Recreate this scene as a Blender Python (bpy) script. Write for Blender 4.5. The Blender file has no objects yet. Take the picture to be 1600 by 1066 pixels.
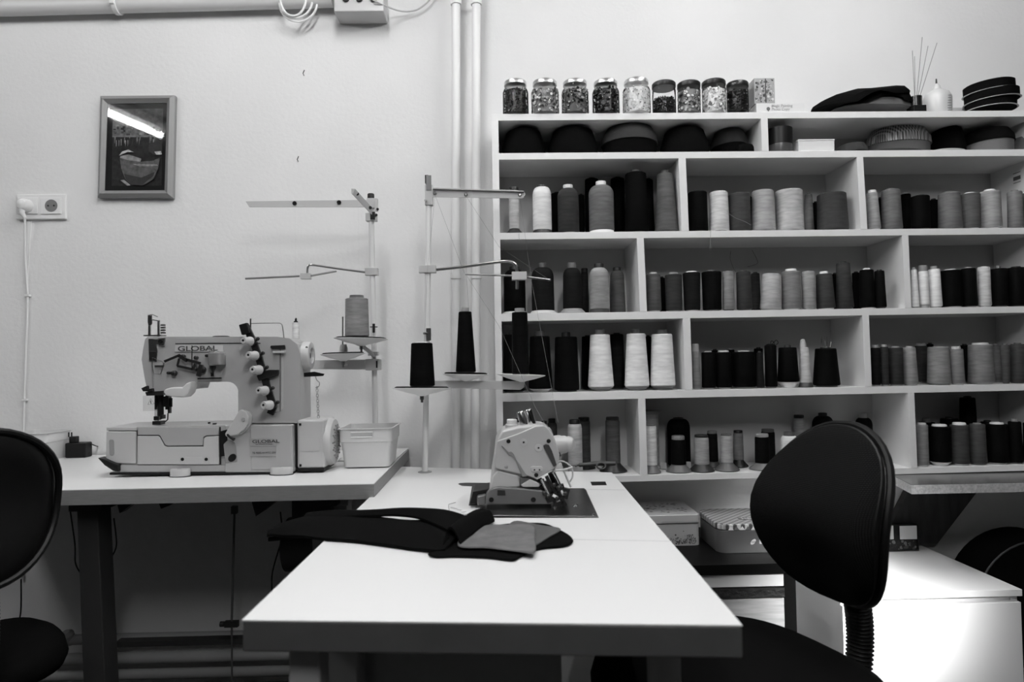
import bpy, bmesh, math, random
from mathutils import Vector, Matrix
R = math.radians
PI = math.pi
rnd = random.Random(7)
S = bpy.context.scene
COL = S.collection

# ------------------------------------------------------------------ camera
F = 1600 * 24.0 / 36.0            # focal length in pixels of the 1600 px frame
H = 1.08                          # eye height
cam_d = bpy.data.cameras.new('camera'); cam = bpy.data.objects.new('camera', cam_d); COL.objects.link(cam)
cam_d.lens = 24.0; cam_d.sensor_width = 36.0; cam_d.clip_start = 0.02
YAW, PITCH, ROLL = math.atan(22.5 / F), math.atan(29.6 / F), 0.0165
CM = (Matrix.Rotation(-YAW, 3, 'Z') @ Matrix.Rotation(PI / 2 + PITCH, 3, 'X') @ Matrix.Rotation(-ROLL, 3, 'Z'))
cam.matrix_world = Matrix.Translation((0, 0, H)) @ CM.to_4x4()
cam_d.dof.use_dof = True; cam_d.dof.focus_distance = 1.95; cam_d.dof.aperture_fstop = 4.0
S.camera = cam
S.view_settings.view_transform = 'Standard'; S.view_settings.look = 'None'
S.view_settings.exposure = 0.2; S.view_settings.gamma = 1.0; S.view_settings.use_curve_mapping = False

# ------------------------------------------------------------------ light
W = bpy.data.worlds.new('world'); S.world = W; W.use_nodes = True
W.node_tree.nodes['Background'].inputs[0].default_value = (1, 1, 1, 1)
W.node_tree.nodes['Background'].inputs[1].default_value = 0.004

def area(name, loc, target, sx, sy, power, spread=180):
    d = bpy.data.lights.new(name, 'AREA'); d.shape = 'RECTANGLE'; d.size = sx; d.size_y = sy
    d.energy = power; d.spread = R(spread)
    o = bpy.data.objects.new(name, d); COL.objects.link(o); o.location = loc
    o.rotation_euler = (Vector(target) - Vector(loc)).to_track_quat('-Z', 'Y').to_euler()
    return o
TUBES = [((-2.14, 0.14, 2.56), (-2.45, 1.30, 2.56), 11.0),
         ((-0.42, 0.60, 2.56), (-0.38, 1.76, 2.56), 13.0),
         ((0.96, 0.72, 2.56), (0.98, 1.88, 2.56), 12.0),
         ((0.30, -1.2, 2.56), (0.30, 0.0, 2.56), 32.0)]
area('window_daylight', (1.55, -0.75, 1.75), (0.98, 1.9, 0.37), 0.30, 0.30, 1.8, 11)

# ------------------------------------------------------------------ projection helpers
CR, CU, CF = CM @ Vector((1, 0, 0)), CM @ Vector((0, 1, 0)), CM @ Vector((0, 0, -1))
EYE = Vector((0, 0, H))
def ray(px, py): return CF + CR * ((px - 800) / F) - CU * ((py - 533) / F)
def P(px, py, Y):                 # the point of the plane y = Y seen at that pixel
    d = ray(px, py); return EYE + d * (Y / d.y)
def PZ(px, py, Z):                # the point of the horizontal plane z = Z
    d = ray(px, py); return EYE + d * ((Z - H) / d.z)

# ------------------------------------------------------------------ materials
MATS = {}
def mat(name, v, rough=0.5, metal=0.0, bump=None, var=0.0, vscale=8.0, spec=0.5, coat=0.0, stretch=(1, 1, 1), trans=0.0, sheen=0.0):
    """grey material; v = base reflectance; bump=(scale, strength, distance)"""
    if name in MATS: return MATS[name]
    m = bpy.data.materials.new(name); m.use_nodes = True; MATS[name] = m
    nt = m.node_tree; b = nt.nodes['Principled BSDF']
    b.inputs['Base Color'].default_value = (v, v, v, 1); b.inputs['Roughness'].default_value = rough
    b.inputs['Metallic'].default_value = metal; b.inputs['Specular IOR Level'].default_value = spec
    if coat: b.inputs['Coat Weight'].default_value = coat; b.inputs['Coat Roughness'].default_value = .05
    if trans: b.inputs['Transmission Weight'].default_value = trans
    if sheen: b.inputs['Sheen Weight'].default_value = sheen
    if bump or var:
        tc = nt.nodes.new('ShaderNodeTexCoord'); mp = nt.nodes.new('ShaderNodeMapping')
        mp.inputs['Scale'].default_value = stretch; nt.links.new(tc.outputs['Object'], mp.inputs[0])
    if var:
        n = nt.nodes.new('ShaderNodeTexNoise'); n.inputs['Scale'].default_value = vscale; n.inputs['Detail'].default_value = 5
        nt.links.new(mp.outputs[0], n.inputs['Vector'])
        mr = nt.nodes.new('ShaderNodeMapRange'); mr.inputs[1].default_value = .3; mr.inputs[2].default_value = .7
        mr.inputs[3].default_value = v * (1 - var); mr.inputs[4].default_value = min(1, v * (1 + var))
        nt.links.new(n.outputs['Fac'], mr.inputs[0]); nt.links.new(mr.outputs[0], b.inputs['Base Color'])
    if bump:
        n2 = nt.nodes.new('ShaderNodeTexNoise'); n2.inputs['Scale'].default_value = bump[0]; n2.inputs['Detail'].default_value = 6
        nt.links.new(mp.outputs[0], n2.inputs['Vector'])
        bp = nt.nodes.new('ShaderNodeBump'); bp.inputs['Strength'].default_value = bump[1]; bp.inputs['Distance'].default_value = bump[2]
        nt.links.new(n2.outputs['Fac'], bp.inputs['Height']); nt.links.new(bp.outputs[0], b.inputs['Normal'])
    return m

def thread_mat(v):
    """wound thread: fine horizontal winding lines, soft lozenge banding"""
    v = max(.003, round(v, 3)); key = 'thread_%03d' % int(v * 1000)
    if key in MATS: return MATS[key]
    m = bpy.data.materials.new(key); m.use_nodes = True; MATS[key] = m
    nt = m.node_tree; b = nt.nodes['Principled BSDF']; L = nt.links.new
    b.inputs['Roughness'].default_value = .6; b.inputs['Specular IOR Level'].default_value = .02 + min(.3, v)
    tc = nt.nodes.new('ShaderNodeTexCoord')
    mp = nt.nodes.new('ShaderNodeMapping'); mp.inputs['Scale'].default_value = (1, 1, 1); L(tc.outputs['Object'], mp.inputs[0])
    w = nt.nodes.new('ShaderNodeTexWave'); w.bands_direction = 'Z'; w.inputs['Scale'].default_value = 140
    w.inputs['Distortion'].default_value = 1.5; w.inputs['Detail'].default_value = 2; L(mp.outputs[0], w.inputs['Vector'])
    mp2 = nt.nodes.new('ShaderNodeMapping'); mp2.inputs['Scale'].default_value = (14, 14, 75); L(tc.outputs['Object'], mp2.inputs[0])
    n = nt.nodes.new('ShaderNodeTexNoise'); n.inputs['Scale'].default_value = 1.6; n.inputs['Detail'].default_value = 3; L(mp2.outputs[0], n.inputs['Vector'])
    mr = nt.nodes.new('ShaderNodeMapRange'); mr.inputs[1].default_value = .3; mr.inputs[2].default_value = .7
    mr.inputs[3].default_value = v * .78; mr.inputs[4].default_value = min(.9, v * 1.22); L(n.outputs['Fac'], mr.inputs[0])
    L(mr.outputs[0], b.inputs['Base Color'])
    bp = nt.nodes.new('ShaderNodeBump'); bp.inputs['Strength'].default_value = .5; bp.inputs['Distance'].default_value = .0006
    L(w.outputs['Fac'], bp.inputs['Height']); L(bp.outputs[0], b.inputs['Normal'])
    return m

def weave_mat(name, v, scale, strength=.8, lo=.4):
    """mesh upholstery: small regular holes"""
    if name in MATS: return MATS[name]
    m = bpy.data.materials.new(name); m.use_nodes = True; MATS[name] = m
    nt = m.node_tree; b = nt.nodes['Principled BSDF']; L = nt.links.new
    b.inputs['Roughness'].default_value = .9; b.inputs['Specular IOR Level'].default_value = .05
    tc = nt.nodes.new('ShaderNodeTexCoord')
    ws = []
    for ax in ('Y', 'Z'):
        w = nt.nodes.new('ShaderNodeTexWave'); w.bands_direction = ax; w.inputs['Scale'].default_value = scale
        L(tc.outputs['Object'], w.inputs['Vector']); ws.append(w)
    mu = nt.nodes.new('ShaderNodeMath'); mu.operation = 'MULTIPLY'; L(ws[0].outputs['Fac'], mu.inputs[0]); L(ws[1].outputs['Fac'], mu.inputs[1])
    mr = nt.nodes.new('ShaderNodeMapRange'); mr.inputs[3].default_value = v * lo; mr.inputs[4].default_value = v * 2; L(mu.outputs[0], mr.inputs[0])
    L(mr.outputs[0], b.inputs['Base Color'])
    bp = nt.nodes.new('ShaderNodeBump'); bp.inputs['Strength'].default_value = strength; bp.inputs['Distance'].default_value = .001
    L(mu.outputs[0], bp.inputs['Height']); L(bp.outputs[0], b.inputs['Normal'])
    return m

def glass_mat(name, v=1.0, gl=.12, tint=.95):
    """thin clear sheet: mostly transparent with a fresnel reflection"""
    if name in MATS: return MATS[name]
    m = bpy.data.materials.new(name); m.use_nodes = True; MATS[name] = m
    nt = m.node_tree; nt.nodes.remove(nt.nodes['Principled BSDF']); out = nt.nodes['Material Output']
    t = nt.nodes.new('ShaderNodeBsdfTransparent'); t.inputs[0].default_value = (tint, tint, tint, 1)
    g = nt.nodes.new('ShaderNodeBsdfGlossy'); g.inputs['Roughness'].default_value = .03; g.inputs[0].default_value = (v, v, v, 1)
    fr = nt.nodes.new('ShaderNodeLayerWeight'); fr.inputs[0].default_value = gl
    mx = nt.nodes.new('ShaderNodeMixShader'); nt.links.new(fr.outputs['Fresnel'], mx.inputs[0])
    nt.links.new(t.outputs[0], mx.inputs[1]); nt.links.new(g.outputs[0], mx.inputs[2]); nt.links.new(mx.outputs[0], out.inputs[0])
    return m
def glow_mat(name, s):
    m = bpy.data.materials.new(name); m.use_nodes = True
    b = m.node_tree.nodes['Principled BSDF']; b.inputs['Emission Color'].default_value = (1, 1, 1, 1); b.inputs['Emission Strength'].default_value = s
    return m
def check_mat(name, a, c, scale):
    m = bpy.data.materials.new(name); m.use_nodes = True; nt = m.node_tree; b = nt.nodes['Principled BSDF']; L = nt.links.new
    tc = nt.nodes.new('ShaderNodeTexCoord'); prev = None
    mp = nt.nodes.new('ShaderNodeMapping'); mp.inputs['Rotation'].default_value = (0, 0, R(45)); L(tc.outputs['Object'], mp.inputs[0])
    s = nt.nodes.new('ShaderNodeSeparateXYZ'); L(mp.outputs[0], s.inputs[0]); outs = []
    for ax in ('X', 'Y'):
        mu = nt.nodes.new('ShaderNodeMath'); mu.operation = 'MULTIPLY'; mu.inputs[1].default_value = scale; L(s.outputs[ax], mu.inputs[0])
        fr = nt.nodes.new('ShaderNodeMath'); fr.operation = 'FRACT'; L(mu.outputs[0], fr.inputs[0])
        gt = nt.nodes.new('ShaderNodeMath'); gt.operation = 'GREATER_THAN'; gt.inputs[1].default_value = .5; L(fr.outputs[0], gt.inputs[0]); outs.append(gt)
    ad = nt.nodes.new('ShaderNodeMath'); ad.operation = 'ADD'; L(outs[0].outputs[0], ad.inputs[0]); L(outs[1].outputs[0], ad.inputs[1])
    mr = nt.nodes.new('ShaderNodeMapRange'); mr.inputs[2].default_value = 2; mr.inputs[3].default_value = a; mr.inputs[4].default_value = c; L(ad.outputs[0], mr.inputs[0])
    L(mr.outputs[0], b.inputs['Base Color']); b.inputs['Roughness'].default_value = .35
    MATS[name] = m; return m

M_wall = mat('wall_plaster', .74, .9, bump=(75, .30, .003), var=.03, vscale=3)
M_side = mat('side_wall_paint', .09, .9)
M_backp = mat('shelf_back_panel', .6, .6, bump=(60, .05, .001))
M_white = mat('white_laminate', .78, .38, bump=(60, .05, .001), var=.02, vscale=20)
M_table = mat('table_laminate', .76, .33, bump=(200, .06, .0005))
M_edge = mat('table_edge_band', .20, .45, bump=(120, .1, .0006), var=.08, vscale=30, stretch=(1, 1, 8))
M_enamel = mat('machine_enamel', .37, .32, bump=(160, .04, .0005), coat=.15)
M_enamel2 = mat('machine_enamel_light', .47, .35)
M_plastic = mat('white_plastic', .76, .35)
M_black = mat('black_plastic', .008, .4, spec=.25)
M_blackmetal = mat('blackened_metal', .025, .35, metal=.4)
M_chrome = mat('chrome', .7, .15, metal=1.0)
M_steel = mat('brushed_steel', .32, .28, metal=1.0, bump=(90, .08, .0006), stretch=(1, 12, 12))
M_darksteel = mat('dark_steel_paint', .02, .5)
M_grey = mat('grey_paint', .30, .45)
M_lightgrey = mat('light_grey_paint', .5, .4)
M_seam = mat('dark_gap', .02, .8, spec=.1)
M_cloth = mat('black_cloth', .004, .95, bump=(300, .5, .001), spec=.03)
M_leather = mat('grey_leather', .11, .7, bump=(90, .6, .002), var=.25, vscale=30)
M_floor = mat('floor_vinyl', .03, .5, var=.2, vscale=6)
M_ceiling = mat('ceiling_paint', .3, .9)
M_paper = mat('paper', .7, .8)
M_felt = mat('black_felt', .004, .95, bump=(250, .6, .001), spec=.03)

# ------------------------------------------------------------------ mesh builder
class MB:
    def __init__(s): s.bm = bmesh.new(); s.mi = 0
    def _tag(s, fs):
        for f in fs: f.material_index = s.mi
        return fs
    def box(s, c, d, rot=None):
        vs = bmesh.ops.create_cube(s.bm, size=1)['verts']
        M = Matrix.Diagonal(Vector(d)).to_4x4()
        if rot is not None: M = rot.to_4x4() @ M
        M = Matrix.Translation(c) @ M
        bmesh.ops.transform(s.bm, matrix=M, verts=vs)
        s._tag({f for v in vs for f in v.link_faces}); return s
    def b2(s, a, b):
        a, b = Vector(a), Vector(b); return s.box((a + b) / 2, [max(1e-5, abs(x)) for x in (b - a)])
    def hexa(s, p):                      # 8 corners: bottom ring 0-3, top ring 4-7
        v = [s.bm.verts.new(q) for q in p]
        fs = [s.bm.faces.new([v[i] for i in q]) for q in ((3, 2, 1, 0), (4, 5, 6, 7), (0, 1, 5, 4), (1, 2, 6, 5), (2, 3, 7, 6), (3, 0, 4, 7))]
        s._tag(fs); bmesh.ops.recalc_face_normals(s.bm, faces=fs); return s
    def ring(s, c, ax, r, n, ph=0, sc=1):
        ax = Vector(ax).normalized(); a = ax.orthogonal().normalized() if abs(ax.z) < .99 else Vector((1, 0, 0)); b = ax.cross(a)
        return [s.bm.verts.new(Vector(c) + (a * math.cos(t) + b * math.sin(t) * sc) * r) for t in [ph + 2 * PI * i / n for i in range(n)]]
    def lathe(s, c, prof, ax=(0, 0, 1), n=24, sc=1):   # prof: (radius, along)
        ax = Vector(ax).normalized(); rings = []
        for r, h in prof: rings.append(s.ring(Vector(c) + ax * h, ax, max(r, 1e-5), n, sc=sc))
        fs = []
        for A, B in zip(rings, rings[1:]):
            for i in range(n): fs.append(s.bm.faces.new((A[i], A[(i + 1) % n], B[(i + 1) % n], B[i])))
        fs.append(s.bm.faces.new(rings[0][::-1])); fs.append(s.bm.faces.new(rings[-1]))
        s._tag(fs); return s
    def cyl(s, a, b, r0, r1=None, n=16):
        a, b = Vector(a), Vector(b); r1 = r0 if r1 is None else r1
        return s.lathe(a, [(r0, 0), (r1, (b - a).length)], b - a, n)
    def tube(s, pts, r, n=8, closed=False):
        pts = [Vector(p) for p in pts]; rings = []; up = None
        for i, p in enumerate(pts):
            if closed: t = pts[(i + 1) % len(pts)] - pts[i - 1]
            else: t = pts[min(i + 1, len(pts) - 1)] - pts[max(i - 1, 0)]
            t.normalize()
            if up is None: up = t.orthogonal().normalized()
            up = (up - t * up.dot(t)).normalized(); b = t.cross(up)
            rr = r[i] if isinstance(r, (list, tuple)) else r
            rings.append([s.bm.verts.new(p + (up * math.cos(2 * PI * k / n) + b * math.sin(2 * PI * k / n)) * rr) for k in range(n)])
        fs = []; prs = list(zip(rings, rings[1:])) + ([(rings[-1], rings[0])] if closed else [])
        for A, B in prs:
            for k in range(n): fs.append(s.bm.faces.new((A[k], A[(k + 1) % n], B[(k + 1) % n], B[k])))
        if not closed: fs.append(s.bm.faces.new(rings[0][::-1])); fs.append(s.bm.faces.new(rings[-1]))
        s._tag(fs); return s
    def prism(s, pts, d):                # planar outline (3-D points) extruded by vector d
        d = Vector(d); A = [s.bm.verts.new(p) for p in pts]; B = [s.bm.verts.new(Vector(p) + d) for p in pts]; n = len(pts)
        fs = [s.bm.faces.new(A), s.bm.faces.new(B[::-1])]
        for i in range(n): fs.append(s.bm.faces.new((A[i], B[i], B[(i + 1) % n], A[(i + 1) % n])))
        s._tag(fs); bmesh.ops.recalc_face_normals(s.bm, faces=fs); return s
    def loft(s, rings):
        rs = [[s.bm.verts.new(p) for p in r] for r in rings]; n = len(rs[0]); fs = []
        for A, B in zip(rs, rs[1:]):
            for i in range(n): fs.append(s.bm.faces.new((A[i], A[(i + 1) % n], B[(i + 1) % n], B[i])))
        fs.append(s.bm.faces.new(rs[0][::-1])); fs.append(s.bm.faces.new(rs[-1]))
        s._tag(fs); bmesh.ops.recalc_face_normals(s.bm, faces=fs); return s
    def face(s, pts): f = s.bm.faces.new([s.bm.verts.new(p) for p in pts]); s._tag([f]); return s
    def blob(s, c, d, rot=None, seg=16, rings=10):
        vs = bmesh.ops.create_uvsphere(s.bm, u_segments=seg, v_segments=rings, radius=.5)['verts']
        M = Matrix.Diagonal(Vector(d)).to_4x4()
        if rot is not None: M = rot.to_4x4() @ M
        bmesh.ops.transform(s.bm, matrix=Matrix.Translation(c) @ M, verts=vs)
        s._tag({f for v in vs for f in v.link_faces}); return s
    def build(s, name, m, parent=None, origin=None, bev=0, seg=2, ang=38, smooth=True, sub=0):
        if parent is not None and origin is None: origin = parent.get('_o', (0, 0, 0)); origin = Vector(origin)
        origin = Vector(origin) if origin is not None else Vector((0, 0, 0))
        bm = s.bm; bmesh.ops.translate(bm, verts=bm.verts, vec=-origin)
        if smooth:
            for f in bm.faces: f.smooth = True
            for e in bm.edges:
                if len(e.link_faces) == 2 and e.calc_face_angle(0) > R(ang): e.smooth = False
        me = bpy.data.meshes.new(name); bm.to_mesh(me); bm.free()
        for x in (m if isinstance(m, (list, tuple)) else [m]): me.materials.append(x)
        o = bpy.data.objects.new(name, me); COL.objects.link(o)
        if parent is not None:
            o.parent = parent; ORIG[o.name] = origin
        else: o.location = origin; ORIG[o.name] = origin
        if bev:
            md = o.modifiers.new('bevel', 'BEVEL'); md.width = bev; md.segments = seg; md.limit_method = 'ANGLE'; md.angle_limit = R(35)
            md.harden_normals = True
        if sub:
            md = o.modifiers.new('sub', 'SUBSURF'); md.levels = sub; md.render_levels = sub
        return o
ORIG = {}
_g = MB.build
def _build(s, name, m, parent=None, origin=None, **k):
    if parent is not None and origin is None: origin = ORIG[parent.name]
    return _g(s, name, m, parent, origin if origin is not None else Vector((0, 0, 0)), **k)
MB.build = _build

def tag(o, label, cat, group=None, kind=None):
    o['label'] = label; o['category'] = cat
    if group: o['group'] = group
    if kind: o['kind'] = kind
    return o
def thing(name, loc, label, cat, group=None):
    o = bpy.data.objects.new(name, None); COL.objects.link(o); o.location = loc; ORIG[o.name] = Vector(loc)
    o.empty_display_size = .05
    return tag(o, label, cat, group)
def struct(o): o['kind'] = 'structure'; return o

def text_mesh(txt, pos, size, m, parent, name='lettering', sx=1.0, rotz=0, rotx=PI / 2, depth=.0004, bold=0.0, align='LEFT'):
    cu = bpy.data.curves.new('t', 'FONT'); cu.body = txt; cu.size = size; cu.extrude = depth; cu.offset = bold; cu.align_x = align
    t = bpy.data.objects.new('t', cu); COL.objects.link(t); bpy.context.view_layer.update()
    dg = bpy.context.evaluated_depsgraph_get(); me = bpy.data.meshes.new_from_object(t.evaluated_get(dg))
    bpy.data.objects.remove(t); me.name = name; me.materials.clear(); me.materials.append(m)
    M = Matrix.Translation(Vector(pos) - ORIG[parent.name]) @ Matrix.Rotation(rotz, 4, 'Z') @ Matrix.Rotation(rotx, 4, 'X') @ Matrix.Diagonal((sx, 1, 1, 1))
    me.transform(M); o = bpy.data.objects.new(name, me); COL.objects.link(o); o.parent = parent; ORIG[o.name] = ORIG[parent.name]
    return o
def bez(pts, n=10):                      # smooth path through points (Catmull-Rom)
    pts = [Vector(p) for p in pts]; out = []
    for i in range(len(pts) - 1):
        p0, p1, p2, p3 = pts[max(i - 1, 0)], pts[i], pts[i + 1], pts[min(i + 2, len(pts) - 1)]
        for k in range(n):
            t = k / n; out.append(.5 * ((2 * p1) + (p2 - p0) * t + (2 * p0 - 5 * p1 + 4 * p2 - p3) * t * t + (3 * p1 - p0 - 3 * p2 + p3) * t ** 3))
    out.append(pts[-1]); return out

# ================================================================== ROOM
WY = 2.28                                # the wall
struct(MB().b2((-2.9, WY, -.02), (2.9, WY + .12, 2.65)).build('wall_back', M_wall))
struct(MB().b2((-3.0, -2.4, -.02), (-2.9, WY + .12, 2.65)).build('wall_left', M_side))
struct(MB().b2((2.9, -2.4, -.02), (3.0, WY + .12, 2.65)).build('wall_right', M_side))
struct(MB().b2((-3.0, -2.4, -.1), (3.0, WY + .12, -.02)).build('floor', M_floor))
struct(MB().b2((-3.0, -2.4, 2.65), (3.0, WY + .12, 2.75)).build('ceiling', M_ceiling))
tube_l = ['above the left wall', 'nearest the wall between picture and pipes', 'nearest the wall above the shelves', 'behind the viewer']
for i, (a, b, pw) in enumerate(TUBES):
    a, b = Vector(a), Vector(b); mid = (a + b) / 2; d = (b - a).normalized()
    t = thing('ceiling_lamp', (mid.x, mid.y, 2.65), 'white fluorescent tube batten on the ceiling ' + tube_l[i], 'lamp', 'ceiling tube lamps')
    rot = Matrix.Rotation(math.atan2(d.y, d.x), 3, 'Z')
    MB().box(mid + Vector((0, 0, .06)), ((b - a).length + .1, .07, .05), rot).build('housing', M_plastic, t, bev=.004)
    MB().cyl(a, b, .019, n=16).build('tube', glow_mat('tube_glow_%d' % i, pw * 5.5), t)

# ---- pipes on the wall
def wall_pipe(xt, xb, Y, w, label, nm='heating_pipe'):
    a, b = P(xt, -60, Y), P(xb, 900, Y); d = (b - a) / (a.z - b.z)
    top = a + d * (a.z - 2.64); bot = a + d * a.z
    t = thing(nm, (bot.x, Y, 0), label, 'pipe', 'heating pipes')
    r = w * Y / F / 2
    MB().cyl(bot, top, r, n=24).build('pipe', M_plastic, t)
    return t, a, b, r
p1, a1, b1, r1 = wall_pipe(712.5, 712.5, 2.235, 13.5, 'white painted vertical heating pipe, the left one beside the shelves')
p2, a2, b2, r2 = wall_pipe(744.5, 743, 2.235, 13.5, 'white painted vertical heating pipe, the right one nearest the shelves')
for t, x in ((p1, 712.5), (p2, 744)):
    for py in (4, 432):
        c = P(x, py, 2.235); MB().lathe(c - Vector((0, 0, .008)), [(r1 + .004, 0), (r1 + .004, .016)], n=24).box(c + Vector((0, .026, 0)), (.012, .045, .012)).build('bracket', M_plastic, t)
# horizontal conduit at top left
c0, c1 = P(-60, 14, 2.245), P(520, -1, 2.245)
t = thing('wall_pipe', c0, 'thick pale pipe running along the top of the wall above the picture', 'pipe')
MB().cyl(c0, c1, .026, n=20).build('pipe', mat('pipe_paint', .62, .4), t)
c0b, c1b = P(-60, -8, 2.25), P(560, -6, 2.25)
MB().cyl(c0b, c1b, .012, n=14).build('conduit', M_plastic, t)
k = P(183, 8, 2.245); MB().lathe(k - Vector((.006, 0, 0)), [(.031, 0), (.031, .014)], (1, 0, 0)).box(k + Vector((0, -.03, .0)), (.012, .012, .022)).build('pipe_clip', M_plastic, t)
# distribution box with sockets
t = thing('socket_box', P(560, -5, 2.22), 'pale surface-mounted socket box on the wall at the upper edge', 'socket box')
a, b = P(521, 17, 2.19), P(599, -24, 2.19)
MB().b2((a.x, 2.195, a.z), (b.x, 2.279, b.z)).build('housing', M_lightgrey, t, bev=.004)
for x in (540, 561, 583):
    c = P(x, -3, 2.19); MB().cyl(c + Vector((0, .006, 0)), c + Vector((0, -.002, 0)), .011).build('socket_hole', M_black, t)
t = tag(MB().tube(bez([P(583, 0, 2.18), P(600, 8, 2.20), P(625, 17, 2.25), P(645, 17, 2.26), P(660, 10, 2.26), P(675, -6, 2.26), P(690, -40, 2.26)], 8), .003).build('power_cable', M_lightgrey), 'thin grey cable drooping from the socket box to the pipes', 'cable')
pts = []
for k, (cx, cy, rx, ry) in enumerate(((466, 2, 30, 32), (462, 0, 26, 28), (458, -3, 20, 28))):
    for i in range(19):
        th = PI * i / 18; q = P(cx - rx * math.cos(th), cy + ry * math.sin(th), 2.235 - .006 * k)
        pts.append(q)
    for i in range(1, 12):
        th = PI * i / 12; pts.append(P(cx + rx * math.cos(th), cy - ry * .6 * math.sin(th), 2.232 - .006 * k))
tag(MB().tube(pts, .0038, 8).build('cable_coil', M_plastic), 'coiled white cable hanging from the pipe at the upper edge', 'cable')

# ---- wall nails/marks
for (x, y, l) in ((475, 118, 'bent nail in the wall between the picture and the pipes, the upper one'), (466, 252, 'small nail in the wall above the left thread stand, the lower one')):
    c = P(x, y, WY); tag(MB().tube([c, c + Vector((.0, -.012, .002)), c + Vector((.006, -.016, .012))], .0014, 6).build('nail', M_blackmetal), l, 'nail')

# ---- picture
PY = 2.262
def pq(px, py, Y): return P(px, py, Y)
fo = [(157, 150), (273.5, 149), (270, 309), (152.5, 309)]
fi = [(168, 162), (261, 160.5), (257, 297.5), (163.5, 298)]
c = P(213, 310, PY)
t = thing('picture_frame', c, 'small grey framed harbour photograph hanging on the wall', 'picture')
b = MB()
for i in range(4):
    j = (i + 1) % 4
    o0, o1, i1, i0 = [P(*q, PY) for q in (fo[i], fo[j], fi[j], fi[i])]
    m0, m1 = (o0 + i0) / 2, (o1 + i1) / 2
    f = Vector((0, -.010, 0)); bk = Vector((0, .015, 0))
    for q in ((o0 + bk, o1 + bk, o1, o0), (o0, o1, m1 + f, m0 + f), (m0 + f, m1 + f, i1, i0), (i0, i1, i1 + bk, i0 + bk)): b.face(q)
bmesh.ops.remove_doubles(b.bm, verts=b.bm.verts, dist=1e-5); bmesh.ops.recalc_face_normals(b.bm, faces=b.bm.faces)
b.build('frame', mat('frame_silver_grey', .22, .4, bump=(90, .1, .001)), t, smooth=False)
MB().prism([P(*q, PY + .004) for q in fi], (0, .010, 0)).build('mount', mat('mount_black', .008, .8), t)
pr = MB(); LV = [.03, .12, .06, .16, .22, .09, .015]
PM = [mat('print_%d' % i, v, .7, var=.5, vscale=70, stretch=(1, 1, 1)) for i, v in enumerate([.09, .24, .06, .17, .38, .03, .010])]
def pz(X, Y): return (150 + X / 5.923, 140 + Y / 5.923)
lay = [0]
def pp(pts, mi):
    pr.mi = mi; lay[0] += 1
    pr.prism([P(*pz(*q), PY + .0038 - .00008 * lay[0]) for q in pts], (0, .00005, 0))
pp([(155, 180), (622, 175), (605, 890), (145, 890)], 5)                       # water
pp([(155, 180), (622, 175), (620, 400), (150, 400)], 0)                       # sky
pp([(155, 300), (210, 262), (270, 258), (320, 300), (420, 340), (500, 370), (615, 400), (612, 440), (150, 440)], 1)
rr = random.Random(3)
for i in range(40):
    x = rr.uniform(155, 560); y = rr.uniform(330, 410); w = rr.uniform(12, 34); h = rr.uniform(10, 26)
    pp([(x, y), (x + w, y), (x + w, y + h), (x, y + h)], rr.choice((3, 4, 1, 0, 5)))
for i in range(26):
    x = rr.uniform(155, 590); y = rr.uniform(415, 470); pp([(x, y), (x + 7, y), (x + 5, y + rr.uniform(20, 60)), (x + 1, y + 60)], rr.choice((1, 2, 3)))
pp([(490, 500), (560, 480), (612, 500), (612, 600), (540, 610), (490, 570)], 6)
pp([(540, 575), (600, 570), (612, 600), (560, 604)], 4)
pp([(220, 640), (300, 655), (410, 668), (520, 660), (590, 630), (575, 730), (530, 830), (440, 885), (330, 880), (270, 830), (235, 740)], 2)
pp([(225, 615), (300, 600), (420, 640), (410, 668), (300, 655), (222, 635)], 3)
pp([(340, 690), (560, 690), (575, 705), (400, 712)], 3); pp([(260, 780), (420, 815), (545, 760), (530, 800), (430, 880), (330, 878), (275, 830)], 6)
pp([(215, 610), (240, 575), (300, 555), (350, 580), (290, 578), (240, 600)], 4); pp([(225, 840), (260, 835), (320, 885), (290, 890)], 1)
pr.build('print', PM, t, smooth=False)
MB().prism([P(*q, PY + .0005) for q in fi], (0, .0012, 0)).build('glazing', glass_mat('picture_glass', .9, .25), t)

# ---- wall socket
SY = WY - .012
t = thing('wall_socket', P(64, 344, WY), 'white double wall socket below and left of the picture', 'socket')
a, b = P(25, 343, SY), P(102.5, 303, SY)
MB().b2((a.x, SY, a.z), (b.x, WY, b.z)).build('frame_plate', M_plastic, t, bev=.003)
for x0, x1 in ((28, 60), (64, 96.5)):
    a, b = P(x0, 335, SY), P(x1, 309, SY); pl = MB().b2((a.x, SY - .004, a.z), (b.x, SY, b.z)).build('socket_insert', M_plastic, t, bev=.0015)
    if x0 > 60:
        c = P(80, 321.5, SY - .004); MB().lathe(c + Vector((0, .0005, 0)), [(.0205, 0), (.0205, .0012)], (0, -1, 0)).build('socket_well', mat('well_grey', .16, .5), pl)
        for dx in (-.0095, .0095): MB().cyl(c + Vector((dx, 0, 0)), c + Vector((dx, -.0016, 0)), .0028).build('socket_hole', M_black, pl)
pc = P(42, 322, SY - .004)
t = thing('power_plug', pc, 'white angled mains plug in the left wall socket with cable hanging down', 'plug')
MB().lathe(pc + Vector((.001, 0, 0)), [(.021, 0), (.020, .022), (.015, .030), (.004, .034)], (0, -1, 0)).build('plug_body', M_plastic, t)
e = P(39, 341, SY - .02); MB().tube([pc + Vector((0, -.018, -.006)), pc + Vector((-.003, -.02, -.025)), e], [.012, .009, .005], 10).build('strain_relief', M_plastic, t)
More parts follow.
